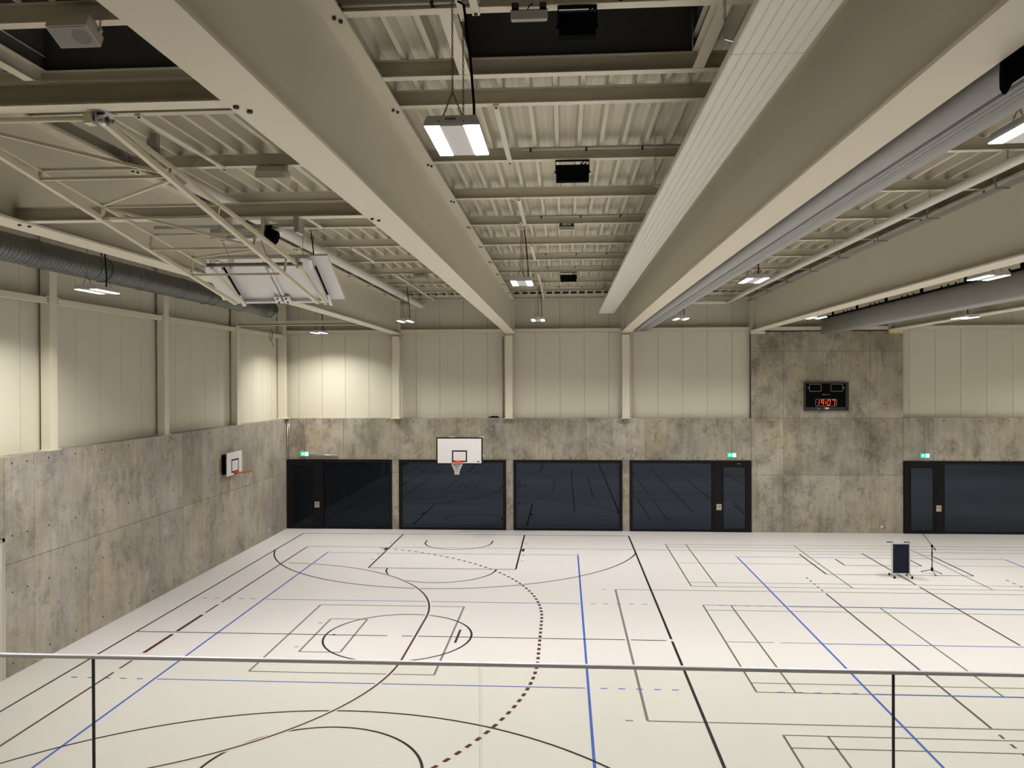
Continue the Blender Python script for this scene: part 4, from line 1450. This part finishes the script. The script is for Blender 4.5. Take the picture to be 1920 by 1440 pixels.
def rrect(mb, x0_, x1_, z0_, z1_, r_, y, t=.014):
    pts = []
    for cx_, cz_, a0 in ((x1_ - r_, z1_ - r_, 0), (x0_ + r_, z1_ - r_, 90), (x0_ + r_, z0_ + r_, 180), (x1_ - r_, z0_ + r_, 270)):
        for k in range(5):
            a = math.radians(a0 + 22.5 * k)
            pts.append((cx_ + r_ * math.cos(a), y, cz_ + r_ * math.sin(a)))
    mb.tube(pts, t / 2, 4, 0, True)


m = MB()
rrect(m, 9.83, 10.29, 5.70, 5.985, .05, sbY); rrect(m, 10.67, 11.14, 5.70, 5.985, .05, sbY); rrect(m, 10.07, 10.895, 5.105, 5.385, .05, sbY)
m.build('outline_boxes', 'print_white', sb, local=False)
m = MB()
y = sbY - .002
m.bar((9.765, y, 5.81), (9.765, y, 5.87), .012, .006); m.bar((9.805, y, 5.81), (9.805, y, 5.87), .012, .006); m.bar((9.765, y, 5.84), (9.805, y, 5.84), .006, .012)
gp = [(11.165 + .032 * math.cos(math.radians(a)), y, 5.84 + .035 * math.sin(math.radians(a))) for a in range(45, 346, 20)]
m.tube(gp, .006, 4); m.bar((11.17, y, 5.838), (11.197, y, 5.838), .006, .012)
m.build('letters', 'print_white', sb, local=False)
m = MB()
for k in range(4):
    m.bar((10.345 + k * .03, y, 5.545), (10.352 + k * .03, y, 5.58 if k else 5.59), .010, .006); m.bar((10.35 + k * .03, y, 5.555), (10.37 + k * .03, y, 5.555), .006, .008)
m.build('maker_lettering', 'print_white', sb, local=False)
m = MB()
for k in range(6):
    m.bar((10.47 + k * .028, y, 5.548), (10.476 + k * .028, y, 5.572), .009, .006); m.bar((10.475 + k * .028, y, 5.568), (10.492 + k * .028, y, 5.568), .006, .008)
m.build('maker_lettering', 'print_yellow', sb, local=False)
m = MB()
seg_digit(m, 10.11, 5.145, .085, .20, 'bc', y); seg_digit(m, 10.275, 5.145, .095, .20, 'abcfg', y); seg_digit(m, 10.53, 5.145, .10, .20, 'abcdef', y); seg_digit(m, 10.705, 5.145, .105, .20, 'abc', y)
for v in (.30, .70):
    m.box(10.445 + .02 * v, 10.475 + .02 * v, y - .004, y + .004, 5.145 + .2 * v - .015, 5.145 + .2 * v + .015)
m.build('red_digits', 'led_red', sb, local=False)
m = MB().box(10.43, 10.59, sbY - .012, sbY - .004, 4.985, 5.05)
m.build('info_sticker', 'cover', sb, local=False)
m = MB().bar((10.13, sbY - .01, 5.04), (10.2, sbY - .01, 4.99), .006, .014); m.bar((10.2, sbY - .01, 4.99), (10.25, sbY - .01, 5.0), .006, .014)
m.build('tape_mark', 'print_white', sb, local=False)

# sockets
for loc, lab, ax in (((12.685, YF, .265), 'small white socket low on the concrete pylon', 0), ((XL, 30.78, .29), 'small white socket low on the left wall near the corner', 1)):
    r = thing('wall_socket', lab, 'socket', loc)
    if ax == 0:
        MB().box(-.045, .045, -.014, -.001, -.045, .045).build('cover_frame', 'white', r); MB().box(-.02, .02, -.017, -.013, -.02, .02).build('insert', 'grille', r)
    else:
        MB().box(.001, .014, -.045, .045, -.045, .045).build('cover_frame', 'white', r); MB().box(.013, .017, -.02, .02, -.02, .02).build('insert', 'grille', r)

# hook on the left wall rail
r = thing('rope_hook', 'small dark loop hanging from the left wall rail near the corner', 'hook', (XL, 30.44, 8.0))
m = MB(); m.bar((XL - .05, 30.44, 8.12), (XL + .25, 30.44, 8.24), .02, .02); m.box(XL - .05, XL + .0, 30.40, 30.48, 8.12, 8.15); m.build('hook_arm', 'grille', r, local=False)
m = MB(); m.tube([(XL + .24 + .05 * math.cos(t), 30.44 + .02 * math.cos(t), 7.98 + .2 * math.sin(t)) for t in [2 * PI * k / 16 for k in range(16)]], .014, 6, 0, True)
m.tube([(XL + .26, 30.44, 7.8), (XL + .30, 30.46, 7.66), (XL + .31, 30.46, 7.55)], .010, 5); m.tube([(XL + .25, 30.44, 8.24), (XL + .24, 30.44, 8.16)], .01, 5)
m.build('rope_loop', 'joint', r, local=False)

# ------------------------------------------------------------------ lectern and microphone stand on the floor
lx, ly = 10.465, 25.60
lec = thing('lectern', 'rolling lectern with a navy blue front panel standing on the court', 'lectern', (lx, ly, 0))
W2 = .265
for s_ in (-1, 1):
    m = MB(); m.box(s_ * W2 - .018, s_ * W2 + .018, -.02, .02, .10, 1.10); m.build('post', 'alu', lec)
MB().box(-W2 + .018, W2 - .018, -.012, .012, .13, 1.03).build('front_panel', 'navy', lec)
MB().box(-W2, W2, -.015, .015, 1.03, 1.05).build('top_rail', 'alu', lec)
MB().box(-W2, W2, -.015, .015, .10, .13).build('bottom_rail', 'alu', lec)
m = MB(); m.hexa([(-.32, -.06, 1.125), (.32, -.06, 1.125), (.32, .40, 1.03), (-.32, .40, 1.03)], [(-.32, -.06, 1.145), (.32, -.06, 1.145), (.32, .40, 1.05), (-.32, .40, 1.05)])
m.build('desk_top', 'white', lec)
for s_ in (-1, 1):
    m = MB(); m.bar((s_ * W2, -.03, 1.11), (s_ * W2, .38, 1.02), .035, .03); m.build('desk_arm', 'black', lec)
for s_ in (-1, 1):
    m = MB(); m.bar((s_ * W2, -.2, .085), (s_ * W2, .24, .085), .03, .03); m.box(s_ * W2 - .016, s_ * W2 + .016, -.015, .015, .085, .11)
    ft = m.build('foot_bar', 'alu', lec)
    for yy in (-.19, .22):
        m = MB(); m.cyl((s_ * W2 - .018, yy, .036), (s_ * W2 + .018, yy, .036), .036, 14); m.box(s_ * W2 - .008, s_ * W2 + .008, yy - .01, yy + .01, .036, .08)
        m.build('caster', 'black', lec)

ms = thing('microphone_stand', 'black tripod microphone stand with boom arm right of the lectern', 'microphone stand', (11.64, 26.12, 0))
MB().cyl((0, 0, .08), (0, 0, .86), .014, 10).build('pole', 'black', ms)
MB().cyl((0, 0, .08), (0, 0, .19), .035, 10).build('hub', 'black', ms)
MB().cyl((0, 0, .60), (0, 0, .70), .020, 10).build('clutch', 'black', ms)
for dx, dy in ((-.24, .20), (.27, -.07), (-.04, -.36)):
    m = MB(); m.cyl((0, 0, .13), (dx, dy, .018), .010, 8); lgm = m.build('leg', 'black', ms)
    MB().cyl((dx * .93, dy * .93, .022), (dx * 1.02, dy * 1.02, .016), .017, 8).build('rubber_foot', 'black', lgm)
m = MB(); m.cyl((.10, 0, .76), (-.46, 0, 1.50), .009, 8); m.build('boom_arm', 'black', ms)
m = MB(); m.cyl((.115, 0, .745), (.06, 0, .815), .016, 8); m.build('counterweight', 'black', ms)
m = MB(); m.cyl((0, -.03, .89), (0, .03, .89), .028, 10); m.box(-.03, .03, -.02, .02, .84, .9); m.build('boom_joint', 'black', ms)

# ------------------------------------------------------------------ glass balustrade of the gallery
RY = 5.33
br = thing('glass_balustrade', 'glass balustrade with steel top rail along the gallery edge', 'balustrade', (0, RY, 3.2))
cuts = [-11.37, -8.67, -5.97, -3.27, -.57, 2.13, 4.83, 7.53, 10.23]
for i, (a, b) in enumerate(zip(cuts, cuts[1:])):
    MB().box(a + .006, b - .006, RY - .008, RY + .008, 3.2, 4.271).build('glass_pane', 'glass', br, local=False)
zr = 4.285
m = MB()
m.loft([[(x_, RY + .0155 * math.cos(t), zr + .0155 * math.sin(t)) for t in [2 * PI * k / 16 for k in range(16)]] for x_ in (cuts[0], cuts[-1])], 0, True, True, True)
m.build('top_rail', 'rail', br, local=False)
for x_ in cuts[1:-1]:
    dark_ = abs(x_ + .57) > .1
    MB().box(x_ - .006, x_ + .006, RY - .010, RY + .010, 3.2, 4.271).build('pane_joint', 'print_dark' if dark_ else 'glass', br, local=False)
MB().box(cuts[0], cuts[-1], RY - .05, RY + .05, 3.2, 3.32).build('base_channel', 'alu', br, local=False)
